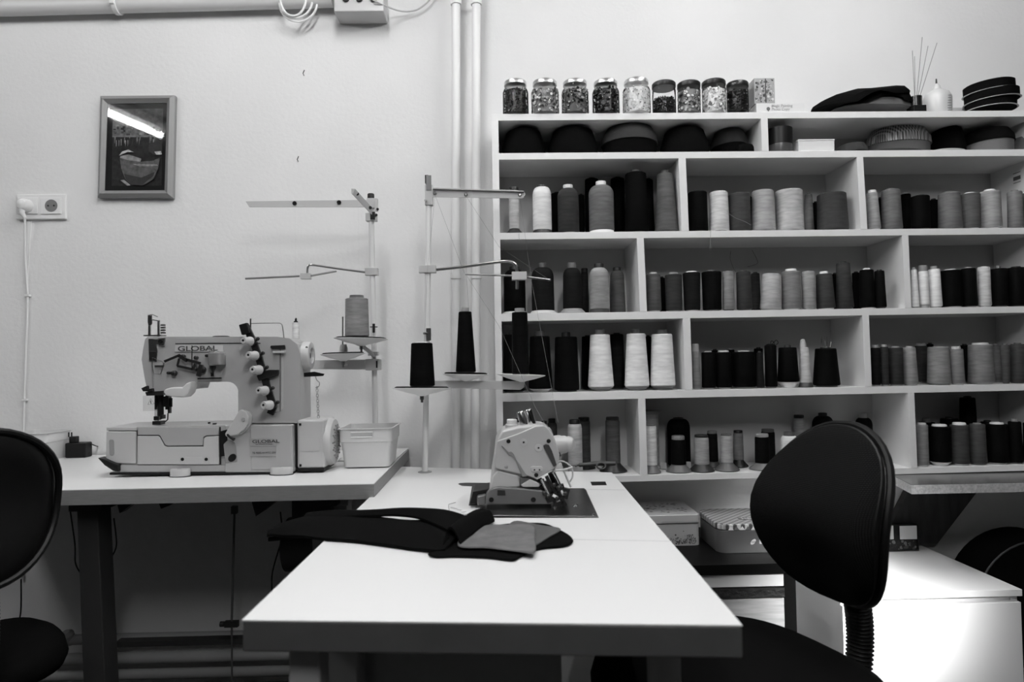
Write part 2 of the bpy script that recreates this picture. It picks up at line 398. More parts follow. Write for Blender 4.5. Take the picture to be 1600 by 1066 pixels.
MB().tube(bez([e, P(39.5, 400, WY - .012), P(43, 462, WY - .007), P(41, 540, WY - .007), P(38, 625, WY - .007), P(36, 760, WY - .007), P(34, 905, WY - .007)], 8), .0034, 8).build('cord', M_plastic, t)
for q in ((43, 462), (39, 625)):
    k = P(*q, WY - .006); tag(MB().box(k, (.016, .012, .007)).build('cable_clip', M_plastic, bev=.001), 'small white cable clip on the wall, %s one under the socket' % ('upper' if q[1] < 500 else 'lower'), 'clip')
# flat cable trunk just right of the plug cord
a, b = P(45, 346, WY - .003), P(41.5, 450, WY - .003)
tag(MB().prism([a + Vector((-.004, 0, 0)), a + Vector((.008, 0, 0)), b + Vector((.002, 0, 0)), b + Vector((-.001, 0, 0))], (0, .006, 0)).build('cable_cover', M_plastic), 'narrow tapering painted cable cover under the wall socket', 'cable cover')

# ================================================================== SHELVING UNIT
FY, BY = 2.06, 2.262                     # front and back of the unit
# board: (top y at x=782, bottom y at 782, top y at 1600, bottom y at 1600)
BOARDS = [(178, 188.6, 172.6, 182.2), (239.3, 249.6, 233.3, 243.8), (364, 374.6, 355.8, 366), (490.5, 502.5, 478.8, 488.8),
          (615, 628, 600, 610.4), (749, 758.8, 726.6, 736)]
def bx_at(px, py): return P(px, py, FY)
XL0, XR1 = P(771.5, 400, FY).x, P(1638, 400, FY).x
def edge(i, top, X):                     # height of board i at world x
    y0, y1 = (BOARDS[i][0], BOARDS[i][2]) if top else (BOARDS[i][1], BOARDS[i][3])
    a, b = P(782, y0, FY), P(1600, y1, FY); return a.z + (b.z - a.z) * (X - a.x) / (b.x - a.x)
def floor_z(row, X): return edge(row, True, X) + .0012   # row r stands on board r
unit = thing('shelf_unit', (XL0, FY, edge(5, False, XL0)), 'large white wall shelf unit full of thread spools', 'shelf')
t = unit
for i in range(6):
    l, r = XL0 + .0001, XR1 - .0001
    MB().hexa([(l, FY, edge(i, 0, l)), (r, FY, edge(i, 0, r)), (r, BY, edge(i, 0, r)), (l, BY, edge(i, 0, l)),
               (l, FY, edge(i, 1, l)), (r, FY, edge(i, 1, r)), (r, BY, edge(i, 1, r)), (l, BY, edge(i, 1, l))]).build('shelf_board', M_white, t, bev=.0006, seg=1)
    unit_l = l
xs = P(782, 400, FY).x; f2 = FY - .0006
MB().b2((XL0, f2, edge(5, 0, XL0)), (xs, BY, edge(0, 0, XL0))).build('side_panel', M_white, t)
xs2 = P(1627, 400, FY).x
MB().b2((xs2, f2, edge(5, 0, xs2)), (XR1, BY, edge(0, 0, xs2))).build('side_panel', M_white, t)
DIV = [(0, 1188.8, 1199.5, 1190.6, 1200.5), (1, 1060, 1071.5, 1065, 1076.4), (1, 1338.6, 1348.8, 1345, 1355.5), (2, 995, 1006, 1000, 1009.8), (2, 1409.8, 1419.5, 1414.6, 1424),
       (3, 1067, 1078.6, 1070.7, 1081), (3, 1347.6, 1358, 1352, 1362), (4, 997, 1008.4, 1000.5, 1010.5), (4, 1419, 1429, 1424, 1432)]
for (i, a0, a1_, b0, b1_) in DIV:
    yt = BOARDS[i][1]; yb = BOARDS[i + 1][0]
    q = [P(a0, yt, FY), P(a1_, yt, FY), P(b1_, yb, FY), P(b0, yb, FY)]
    A0, A1, B1, B0 = q[0].x, q[1].x, q[3].x, q[3].x + (q[1].x - q[0].x)
    zt0, zt1, zb0, zb1 = edge(i, 0, A0), edge(i, 0, A1), edge(i + 1, 1, B1), edge(i + 1, 1, B0)
    MB().hexa([(B1, f2, zb0), (B0, f2, zb1), (B0, BY, zb1), (B1, BY, zb0), (A0, f2, zt0), (A1, f2, zt1), (A1, BY, zt1), (A0, BY, zt0)]).build('divider', M_white, t, bev=.0005, seg=1)
MB().b2((XL0, BY, edge(5, 0, XL0)), (XR1, BY + .008, edge(0, 1, XL0))).build('back_panel', M_backp, t)
k = P(1571, 285, BY)
# small printed sticker inside the right end
sx_ = xs2 - .0008
stk = MB()
for (y, z, w, h) in ((0, 0, .030, .012), (0, .017, .03, .002), (.0, -.014, .03, .002)):
    stk.box((sx_, FY + .085 + y, floor_z(2, sx_) + .175 + z), (.0006, w, h))
stk.build('stamp', mat('stamp_ink', .1, .7), t)

# ------------------------------------------------------------------ thread spools
RG = {1: (770, 100, 3.948), 2: (1050, 100, 3.947), 3: (1330, 50, 3.33), 4: (770, 360, 4.1), 5: (1000, 360, 4.1), 6: (1300, 360, 4.1), 7: (860, 600, 3.808), 8: (1200, 600, 3.5525), 9: (700, 620, 5.077)}
ROWN = {2: 'second', 3: 'third', 4: 'fourth', 5: 'bottom'}
ORD = ['first', 'second', 'third', 'fourth', 'fifth', 'sixth', 'seventh', 'eighth', 'ninth', 'tenth', 'eleventh', 'twelfth', 'thirteenth', 'fourteenth', 'fifteenth', 'sixteenth', 'seventeenth']
def tone(v):
    for lim, n in ((.1, 'black'), (.26, 'charcoal'), (.4, 'dark grey'), (.57, 'mid grey'), (.72, 'light grey'), (2, 'white')):
        if v < lim: return n
def alb(v): return max(.004, min(.85, 1.25 * v ** 2.2))
def core_mat(v): return mat('core_%02d' % int(v * 100), alb(v), .45)
RANKY = {0: 2.06, 1: 2.165}
def spool(row, side, rg, e, order, total):
    ox, oy, s = RG[rg]
    x0t, x1t, x0b, x1b, yt, yb, v, kind, rank = e[:9]
    ex = dict(e[9]) if len(e) > 9 else {}
    f = lambda X: ox + X / s
    g = lambda Y: oy + Y / s
    rb0 = (x1b - x0b) / s * 2.1 / F / 2
    Ya = (FY + .008 + max(rb0, ex.get('bw', 0) / s * 2.1 / F / 2)) if rank == 0 else (BY - .012 - max(rb0, ex.get('bw', 0) / s * 2.1 / F / 2) if rank == 1 else FY + .1)
    if 'Y' in ex: Ya = ex['Y']
    cx = P((f(x0b) + f(x1b)) / 2, g(yb), Ya).x; tx = P((f(x0t) + f(x1t)) / 2, g(yt), Ya).x
    z0 = floor_z(row, cx)
    rt, rb = (x1t - x0t) / s * Ya / F / 2, (x1b - x0b) / s * Ya / F / 2
    if rank: rt *= .98; rb *= .98
    zt = P(cx and f((x0t + x1t) / 2), g(yt), Ya).z
    zb = P(f((x0b + x1b) / 2), g(yb), Ya).z if ex.get('bh') else z0 + .003
    if ex.get('z0'): z0 = ex['z0']; zb = z0 + .002
    bh = ex.get('bh', 0) / s * Ya / F
    if bh: zb = z0 + bh
    h = zt - z0
    place = '%s from left, %s compartment of %s row' % (ORD[order], side, ROWN[row]) if row != 5 or True else ''
    if rank: place = '%s of back rank, %s compartment of %s row' % (ORD[order], side, ROWN[row])
    kn = {'cone': 'thread cone', 'king': 'bottle-shaped thread spool', 'ped': 'thread spool on flared foot'}[kind]
    if ex.get('n'): kn = ex['n']
    t = thing({'cone': 'thread_cone', 'king': 'thread_spool', 'ped': 'thread_spool'}[kind], (cx, Ya, z0), tone(v) + ' ' + kn + ', ' + place, 'thread spool', 'thread spools in the %s compartment of the %s row' % (side, ROWN[row]))
    C = Vector((cx, Ya, 0))
    tm = thread_mat(alb(v))
    e_ = min(.003, rt * .2)
    if kind == 'cone':
        prof = [(rb * .6, zb), (rb * .93, zb + .0005), (rb, zb + .004), (rb + (rt - rb) * .5, (zb + zt) / 2), (rt + .0004, zt - .003), (rt * .93, zt - .0003), (rt * .4, zt)]
    elif kind == 'king':
        nr = ex.get('nr', .42); sh = min(.028, rt * .95)
        prof = [(rb * .6, zb), (rb * .95, zb), (rb, zb + .003), (rt, zt - sh)] + [(rt * nr + rt * (1 - nr) * math.cos(a), zt - sh + sh * math.sin(a)) for a in [R(q) for q in (15, 32, 50, 68, 85)]]
    else:
        prof = [(rb * .6, zb), (rb, zb + .0005), (rb * 1.02, zb + .01), (rt, zt - .004), (rt * .93, zt), (rt * .5, zt)]
    lean = math.atan2(tx - cx, h) if kind == 'cone' and abs(tx - cx) > .003 else 0
    MB().lathe(C, prof, n=28).build('thread', tm, t)
    # plastic core: foot, tip
    tv = ex.get('tip', v * .6 + .1 if kind != 'ped' else .3); th = ex.get('th', 8 if kind == 'cone' else 24) / s * Ya / F; tw = ex.get('tw', .52 if kind == 'cone' else .45)
    fv = ex.get('foot', ex.get('tip', .25)); bw = ex.get('bw', 0) / s * Ya / F / 2
    ft = MB()
    if kind == 'ped':
        ft.lathe(C, [(bw * .97, z0), (bw, z0 + .002), (bw * .96, z0 + .004), (rb * 1.15, z0 + bh * .75), (rb * .95, zb - .0002)], n=28)
    elif bw: ft.lathe(C, [(bw, z0), (bw * .98, z0 + .003), (rb * .96, zb - .0002)], n=28)
    else: ft.lathe(C, [(rb * .78, z0), (rb * .8, zb + .002)], n=24)
    ft.build('foot', core_mat(fv), t)
    tp = MB()
    if kind == 'cone': tp.lathe(C, [(rt * tw * 1.06, zt - .002), (rt * tw, zt + th - .001), (rt * tw * .9, zt + th), (rt * tw * .8, zt + th), (rt * tw * .8, zt + .001)], n=20)
    elif kind == 'king': tp.lathe(C, [(rt * tw, zt - .004), (rt * tw, zt + th * .8), (rt * tw * .94, zt + th), (rt * tw * .7, zt + th), (rt * tw * .7, zt)], n=20)
    else: tp.lathe(C, [(rt * .5, zt - .001), (rt * .92, zt + .001), (rt * .92, zt + th * .8), (rt * .84, zt + th), (rt * .3, zt + th)], n=20)
    tp.build('tip', core_mat(tv), t)
    for o in t.children:
        if o.name.startswith('thread'): o.rotation_euler = (0, 0, 0)
    if lean: t.rotation_euler = (0, lean * .5 if rank == 0 else 0, 0); 
    return t
D = {}
D[(2, 'left')] = (1, [
 (102, 165, 102, 165, 785, 1010, .62, 'ped', 0, dict(bw=105, bh=32, tip=.1, th=24, foot=.12)),
 (247, 363, 247, 365, 764, 1015, .88, 'king', 0, dict(nr=.6, tw=.5, th=14, tip=.1, bw=124, bh=24, foot=.15)),
 (402, 535, 402, 535, 770, 1040, .20, 'king', 0, dict(tip=.75, th=22, tw=.46)),
 (594, 749, 594, 750, 752, 1022, .36, 'king', 0, dict(tip=.85, th=26, tw=.42, bw=156, bh=18, foot=.85)),
 (818, 945, 815, 962, 676, 1036, .05, 'cone', 0, dict(tip=.3, th=20, tw=.45)),
 (1008, 1104, 1002, 1146, 680, 1030, .30, 'cone', 0, dict(tip=.3, th=22, tw=.5)),
 (362, 440, 362, 440, 800, 1030, .03, 'cone', 1), (528, 568, 528, 566, 810, 1030, .03, 'cone', 1),
 (572, 655, 570, 660, 712, 1030, .04, 'cone', 1), (735, 820, 730, 820, 708, 1030, .04, 'cone', 1), (935, 992, 930, 1000, 715, 1030, .10, 'cone', 1)])
D[(2, 'middle')] = (2, [
 (98, 213, 102, 222, 792, 1025, .06, 'cone', 0), (227, 335, 232, 353, 792, 1023, .74, 'cone', 0, dict(tip=.1, th=12)),
 (345, 474, 358, 487, 803, 1023, .24, 'cone', 0), (490, 617, 492, 638, 785, 1020, .55, 'cone', 0, dict(tip=.1, th=4)),
 (635, 795, 645, 811, 783, 1018, .62, 'cone', 0), (895, 1062, 902, 1085, 802, 1014, .22, 'cone', 0),
 (808, 852, 818, 878, 805, 1018, .48, 'cone', 1), (868, 905, 870, 910, 856, 1018, .04, 'cone', 1), (468, 500, 465, 505, 822, 1018, .04, 'cone', 1)])
D[(2, 'right')] = (3, [
 (76, 128, 88, 153, 838, 1018, .52, 'cone', 0, dict(tip=.85, th=14, tw=.75)), (157, 246, 163, 264, 824, 1016, .36, 'cone', 0),
 (314, 405, 316, 408, 856, 1015, .04, 'cone', 0, dict(tip=.12, th=6)), (455, 556, 459, 574, 840, 1012, .36, 'cone', 0),
 (565, 661, 580, 669, 845, 1011, .30, 'cone', 0, dict(tip=.75, th=8)), (671, 768, 673, 778, 832, 1009, .52, 'cone', 0, dict(tip=.9, th=11)),
 (815, 882, 820, 892, 832, 1008, .38, 'cone', 0), (893, 960, 895, 975, 838, 1008, .33, 'cone', 0),
 (250, 299, 262, 314, 845, 1008, .08, 'cone', 1, dict(tip=.7, th=9)), (408, 456, 405, 458, 876, 1008, .03, 'cone', 1), (768, 795, 779, 813, 840, 1008, .50, 'cone', 1), (137, 170, 137, 175, 868, 1008, .03, 'cone', 1)])
D[(3, 'left')] = (4, [
 (72, 212, 72, 212, 255, 515, .05, 'king', 0, dict(tip=.08, th=22, bw=170, bh=16, foot=.75)),
 (252, 394, 250, 396, 240, 512, .12, 'king', 0, dict(tip=.3, th=30, tw=.38, bw=172, bh=20, foot=.72)),
 (452, 568, 450, 572, 242, 500, .12, 'king', 0, dict(tip=.35, th=34, tw=.5, bw=165, bh=30, foot=.5)),
 (622, 745, 620, 750, 240, 505, .50, 'king', 0, dict(tip=.08, th=26, tw=.5, bw=128, bh=24, foot=.22)),
 (748, 838, 750, 852, 258, 516, .30, 'king', 1, dict(tip=.06, th=20, tw=.6, foot=.08, Y=2.16)),
 (568, 616, 568, 616, 262, 516, .16, 'king', 1, dict(tip=.06, th=18, tw=.9))])
D[(3, 'middle')] = (5, [
 (35, 123, 42, 138, 282, 520, .28, 'cone', 0, dict(tip=.7, th=12)), (162, 270, 166, 272, 284, 518, .20, 'cone', 0, dict(tip=.5, th=14)),
 (276, 386, 284, 386, 272, 514, .12, 'cone', 0, dict(tip=.8, th=8, tw=.65)), (398, 522, 404, 522, 266, 514, .08, 'cone', 0, dict(tip=.4, th=8)),
 (525, 592, 530, 608, 264, 504, .44, 'cone', 0, dict(tip=.2, th=3)), (614, 702, 622, 720, 266, 508, .20, 'cone', 0),
 (796, 905, 770, 902, 280, 504, .60, 'cone', 0, dict(tip=.6, th=2)), (910, 1022, 912, 1034, 264, 503, .42, 'cone', 0, dict(tip=.85, th=16, tw=.6)),
 (1032, 1112, 1042, 1128, 265, 502, .50, 'cone', 0, dict(tip=.6, th=3)), (1122, 1218, 1134, 1250, 280, 499, .22, 'cone', 0, dict(tip=.85, th=16)),
 (1254, 1334, 1262, 1368, 210, 497, .20, 'cone', 0, dict(tip=.06, th=10)),
 (1408, 1490, 1412, 1504, 254, 490, .07, 'cone', 0, dict(tip=.85, th=10, foot=.8)), (1500, 1558, 1508, 1578, 260, 492, .08, 'cone', 0),
 (120, 165, 120, 168, 305, 505, .03, 'cone', 1), (704, 758, 712, 776, 276, 505, .20, 'cone', 1), (1230, 1275, 1230, 1280, 280, 492, .03, 'cone', 1), (1362, 1410, 1365, 1415, 272, 492, .04, 'cone', 1)])
D[(3, 'right')] = (6, [
 (504, 536, 512, 560, 252, 478, .92, 'cone', 0, dict(tip=.5, th=14, foot=.5)), (550, 606, 564, 624, 263, 470, .88, 'cone', 0, dict(tip=.5, th=38, tw=.88, bw=56, bh=20, foot=.5)),
 (614, 682, 628, 704, 250, 484, .94, 'cone', 0, dict(tip=.5, th=20, tw=.6, foot=.5)), (690, 816, 706, 830, 258, 488, .04, 'cone', 0, dict(tip=.75, th=8)),
 (830, 914, 836, 928, 245, 488, .05, 'cone', 0, dict(n='shrink-wrapped thread cone', tip=.5)), (930, 1000, 942, 1018, 236, 486, .68, 'cone', 0, dict(tip=.6, th=3)),
 (1012, 1112, 1022, 1124, 247, 484, .05, 'cone', 0, dict(tip=.3, th=20, tw=.3)), (1128, 1232, 1130, 1242, 240, 482, .05, 'cone', 0),
 (1245, 1320, 1245, 1330, 250, 482, .05, 'cone', 0), (1118, 1212, 1112, 1218, 107, 482, .03, 'cone', 1)])
D[(4, 'left')] = (4, [
 (70, 190, 66, 206, 668, 1030, .04, 'cone', 0, dict(tip=.2, th=26, foot=.4)), (240, 364, 230, 384, 678, 1025, .04, 'cone', 0, dict(tip=.25, th=34, tw=.55, bw=104, bh=20, foot=.7)),
 (402, 542, 394, 556, 682, 1030, .04, 'cone', 0, dict(tip=.07, th=30, tw=.4)), (626, 750, 610, 776, 668, 1016, .85, 'cone', 0, dict(tip=.38, th=32, tw=.5, bw=112, bh=22, foot=.45)),
 (858, 977, 845, 1003, 662, 1012, .85, 'cone', 0, dict(tip=.3, th=28, tw=.5, bw=115, bh=22, foot=.42)), (1014, 1143, 1010, 1170, 665, 1010, .88, 'cone', 0, dict(tip=.3, th=28, tw=.52, bw=112, bh=22, foot=.35)),
 (575, 655, 568, 665, 680, 1020, .04, 'cone', 1), (755, 838, 752, 850, 665, 1020, .14, 'cone', 1), (980, 1020, 975, 1030, 680, 1020, .04, 'cone', 1)])
D[(4, 'middle')] = (5, [
 (330, 374, 336, 396, 772, 1028, .42, 'cone', 0, dict(tip=.55, th=44, tw=.95)), (398, 482, 398, 486, 780, 1026, .04, 'cone', 0, dict(tip=.6, th=6)),
 (488, 582, 490, 590, 780, 1028, .04, 'cone', 0, dict(tip=.7, th=10, tw=.7)), (596, 736, 596, 742, 778, 1024, .04, 'cone', 0, dict(tip=.6, th=8)),
 (744, 780, 746, 798, 782, 1020, .12, 'cone', 0), (804, 876, 804, 880, 735, 1012, .03, 'cone', 0, dict(n='loosely wound yarn cone', foot=.4)),
 (888, 996, 884, 1018, 750, 988, .05, 'cone', 0, dict(bw=84, bh=34, foot=.8, tip=.2, th=16, tw=.4)), (1022, 1072, 1024, 1100, 750, 980, .66, 'cone', 0, dict(n='bagged thread cone', bw=90, bh=28, foot=.22, tip=.65, th=4)),
 (1124, 1250, 1114, 1278, 756, 1012, .05, 'cone', 0, dict(n='thread cone stuck full of needles')), (460, 505, 460, 510, 768, 1010, .04, 'cone', 1), (735, 790, 735, 795, 756, 1010, .04, 'cone', 1), (560, 610, 560, 612, 764, 1010, .04, 'cone', 1, dict(tip=.7, th=6))])
D[(4, 'right')] = (6, [
 (250, 304, 258, 312, 752, 1008, .10, 'cone', 0, dict(tip=.5, th=18, tw=.7)), (310, 356, 318, 366, 746, 1006, .18, 'cone', 0, dict(tip=.5, th=14, tw=.7)), (364, 448, 372, 456, 752, 1002, .18, 'cone', 0, dict(tip=.55, th=8)),
 (454, 526, 462, 550, 750, 997, .45, 'cone', 0, dict(tip=.55, th=8, foot=.6)), (618, 738, 618, 758, 746, 990, .45, 'cone', 0, dict(tip=.45, th=2)), (750, 828, 766, 848, 760, 990, .40, 'cone', 0, dict(tip=.65, th=16, tw=.65)),
 (886, 1022, 882, 1034, 732, 985, .42, 'cone', 0, dict(tip=.7, th=12, tw=.65)), (1078, 1132, 1094, 1138, 734, 975, .25, 'cone', 0), (1155, 1232, 1142, 1240, 728, 980, .22, 'cone', 0), (1246, 1300, 1246, 1310, 735, 980, .2, 'cone', 0),
 (528, 602, 542, 612, 740, 990, .22, 'cone', 1, dict(tip=.7, th=16, tw=.75)), (830, 880, 832, 882, 735, 980, .08, 'cone', 1), (1015, 1066, 1020, 1090, 735, 975, .42, 'cone', 1, dict(tip=.6, th=8)), (615, 655, 612, 660, 728, 980, .05, 'cone', 1)])
D[(5, 'left')] = (7, [
 (104, 190, 106, 192, 238, 482, .62, 'king', 0, dict(nr=.8, tip=.06, th=26, tw=.75, foot=.08, bw=110, bh=12)), (330, 414, 331, 416, 216, 450, .27, 'ped', 0, dict(bw=165, bh=52, tip=.05, th=20, foot=.03, Y=2.14)),
 (-62, -10, -62, -8, 240, 480, .45, 'king', 0, dict(nr=.7, tip=.06, th=20, tw=.7)), (-200, -140, -200, -140, 235, 480, .2, 'king', 0, dict(nr=.7, tip=.06, th=20, tw=.7)),
 (166, 240, 167, 240, 220, 455, .25, 'ped', 1, dict(bw=130, bh=30, tip=.05, th=22, foot=.04)), (-18, 44, -18, 44, 230, 455, .28, 'king', 1, dict(nr=.7, tip=.06, th=24, tw=.7))])
D[(5, 'middle')] = (7, [
 (570, 633, 570, 634, 250, 476, .74, 'ped', 0, dict(bw=112, bh=45, tip=.4, th=10, foot=.36)), (722, 805, 720, 806, 332, 480, .04, 'ped', 0, dict(bw=150, bh=42, tip=.42, th=24, foot=.33)),
 (858, 943, 858, 944, 318, 472, .52, 'ped', 0, dict(bw=148, bh=40, tip=.15, th=16, foot=.14)), (1016, 1083, 1014, 1086, 306, 452, .55, 'ped', 0, dict(bw=145, bh=46, tip=.35, th=10, foot=.3)),
 (1220, 1302, 1220, 1304, 316, 470, .05, 'ped', 0, dict(bw=152, bh=38, tip=.5, th=20, foot=.36)), (1372, 1474, 1372, 1476, 308, 465, .95, 'king', 0, dict(nr=.62, tip=.3, th=22, tw=.62, bw=170, bh=30, foot=.25)),
 (1532, 1600, 1532, 1602, 298, 470, .45, 'ped', 0, dict(bw=120, bh=32, tip=.7, th=16, foot=.3)),
 (698, 834, 698, 836, 208, 486, .05, 'king', 1, dict(nr=.5, tip=.2, th=8, tw=.45)), (934, 996, 932, 998, 296, 440, .10, 'ped', 1, dict(bw=95, bh=34, tip=.42, th=16, foot=.28, Y=2.17)), (1090, 1148, 1090, 1150, 292, 434, .40, 'ped', 1, dict(bw=112, bh=40, tip=.06, th=16, foot=.04, Y=2.17)),
 (1256, 1336, 1258, 1338, 286, 460, .10, 'ped', 1, dict(bw=110, bh=30, tip=.3, th=18, foot=.12, Y=2.19)), (1452, 1516, 1450, 1518, 204, 408, .52, 'ped', 1, dict(bw=90, bh=30, tip=.04, th=20, foot=.05)),
 (1566, 1688, 1566, 1690, 190, 470, .04, 'king', 1, dict(nr=.4, tip=.05, th=18, tw=.42)), (1822, 1920, 1822, 1920, 200, 470, .05, 'king', 1, dict(nr=.4, tip=.55, th=28, tw=.5))])
D[(5, 'right')] = (8, [
 (826, 886, 830, 892, 226, 454, .42, 'cone', 0, dict(tip=.7, th=10, tw=.7)), (896, 1010, 900, 1014, 234, 450, .07, 'cone', 0, dict(tip=.85, th=10, tw=.65, bw=80, bh=18, foot=.75)), (1018, 1110, 1022, 1114, 226, 446, .22, 'cone', 0, dict(tip=.8, th=12, tw=.7)),
 (1120, 1196, 1124, 1212, 222, 440, .24, 'cone', 0, dict(tip=.4, th=6)), (1218, 1326, 1220, 1332, 222, 436, .06, 'cone', 0, dict(tip=.8, th=9, tw=.6)), (1340, 1402, 1340, 1412, 208, 434, .06, 'cone', 0, dict(tip=.4, th=14)), (1425, 1500, 1425, 1505, 215, 434, .06, 'cone', 0),
 (845, 930, 845, 930, 212, 440, .05, 'cone', 1, dict(tip=.4, th=22)), (970, 1062, 970, 1062, 192, 440, .04, 'cone', 1), (1080, 1156, 1070, 1168, 76, 440, .03, 'cone', 1), (1190, 1260, 1190, 1260, 210, 440, .04, 'cone', 1)])
SPO = {}
for (row, side), (rg, lst) in D.items():
    for rank in (0, 1):
        L_ = sorted([e for e in lst if e[8] == rank], key=lambda e: e[0])
        for i, e in enumerate(L_): SPO[(row, side, rank, i)] = spool(row, side, rg, e, i, len(L_))
# big pale flanged spool behind in the bottom row
a = P(1012, 644, 2.15); b = P(1040, 644, 2.15); cx = (a.x + b.x) / 2 - .012; z0 = floor_z(5, cx); zt = P(1026, 642, 2.17).z
t = thing('thread_spool', (cx, 2.19, z0), 'large pale flanged reel standing behind the slim white spool, bottom row', 'thread spool')
MB().lathe((cx, 2.19, z0), [(.033, 0), (.035, .002), (.034, .004), (.026, .008)], n=32).build('foot', core_mat(.6), t)
MB().lathe((cx, 2.19, z0), [(.026, .008), (.026, zt - z0 - .012)], n=32).build('thread', thread_mat(.34), t)
MB().lathe((cx, 2.19, zt - .012), [(.026, 0), (.035, .008), (.036, .012), (.034, .013)], n=32).build('tip', core_mat(.55), t)
# little white blocks between feet on the bottom row
for i, (x, y) in enumerate(((1038, 729), (1077, 726))):
    c = P(x, y, 2.15); z = floor_z(5, c.x); tag(MB().box((c.x, 2.16, z + .010), (.014, .014, .02), Matrix.Rotation(.5 + i, 3, 'Z')).build('eraser_block', core_mat(.75), origin=(c.x, 2.16, z), bev=.001), 'small white block on the bottom shelf %s the black spool' % ('left of' if i == 0 else 'right of'), 'block')
# needles stuck in the black cone, strings of loose yarn
o = SPO[(4, 'middle', 0, 8)]; c = ORIG[o.name]
nd = MB(); rr = random.Random(5)
for i in range(12):
    an = rr.uniform(0, 6.28); r_ = rr.uniform(.006, .024); x = c.x - .003 + r_ * math.cos(an) * 1.0; y = c.y + r_ * math.sin(an) * .5
    zb_ = P(1290, 543, c.y).z; nd.cyl((x, y, zb_), (x + rr.uniform(-.004, .004), y, zb_ + rr.uniform(.014, .036)), .0006, n=5)
nd.build('needles', M_chrome, o)
o = SPO[(4, 'middle', 0, 5)]; c = ORIG[o.name]; zt = P(1205, 540, c.y).z
yb_ = MB().blob((c.x, c.y, zt - .004), (.036, .036, .02)); yb_.tube(bez([(c.x + .004, c.y, zt + .002), (c.x + .012, c.y - .004, zt + .012), (c.x + .020, c.y, zt + .016), (c.x + .025, c.y, zt + .008), (c.x + .018, c.y, zt + .002)], 6), .0009, 5)
yb_.tube(bez([(c.x, c.y, zt + .002), (c.x + .004, c.y, zt + .014), (c.x + .012, c.y, zt + .008), (c.x + .014, c.y, zt - .004)], 6), .0009, 5).build('loose_end', M_cloth, o)
# bag around the light cone
o = SPO[(4, 'middle', 0, 7)]; c = ORIG[o.name]; z1 = P(1258, 530, c.y).z; z0_ = P(1258, 548, c.y).z
MB().lathe((c.x - .003, c.y, 0), [(.0085, z0_ - .006), (.010, z0_), (.0095, (z0_ + z1) / 2), (.0065, z1 - .002), (.002, z1)], n=9).build('bag', mat('crinkled_film', .5, .25, bump=(80, 1, .004)), o)

# ---- loose thread ends hanging over the shelf edges
tl = [((800, 374), (812, 392), (828, 410), 'left compartment'), ((1110, 374), (1111, 385), (1111, 392), 'middle compartment')]
def strand(name, pts, r, m, label):
    return tag(MB().tube(bez([Vector(p) for p in pts], 8), r, 5).build(name, m), label, 'thread')
MT_d = mat('thread_line_dark', .05, .6); MT_g = mat('thread_line_grey', .22, .6)
strand('loose_thread', [P(1142, 392, 2.255), P(1141, 404, 2.255), P(1145, 417, 2.25), P(1150, 425, 2.22)], .0006, MT_d, 'dark loose thread curling behind the third row spools, left strand')
strand('loose_thread', [P(1175, 391, 2.255), P(1182, 404, 2.255), P(1183, 412, 2.255), P(1168, 417, 2.24)], .0006, MT_d, 'dark loose thread curling behind the third row spools, right strand')
strand('loose_thread', [P(811, 365, 2.056), P(811, 371, 2.056), P(812, 380, 2.053)], .0005, MT_g, 'short grey thread end over shelf edge below the slim light spool')
strand('loose_thread', [P(1111, 357, 2.056), P(1110, 373, 2.056), P(1110, 391, 2.053)], .0005, MT_g, 'short grey thread end over shelf edge below the white cone')
strand('loose_thread', [P(1139, 334, 2.055), P(1150, 341, 2.055), P(1163, 346, 2.055), P(1174, 352, 2.055)], .0006, MT_g, 'pale slack thread lying across the charcoal cone of the second row')

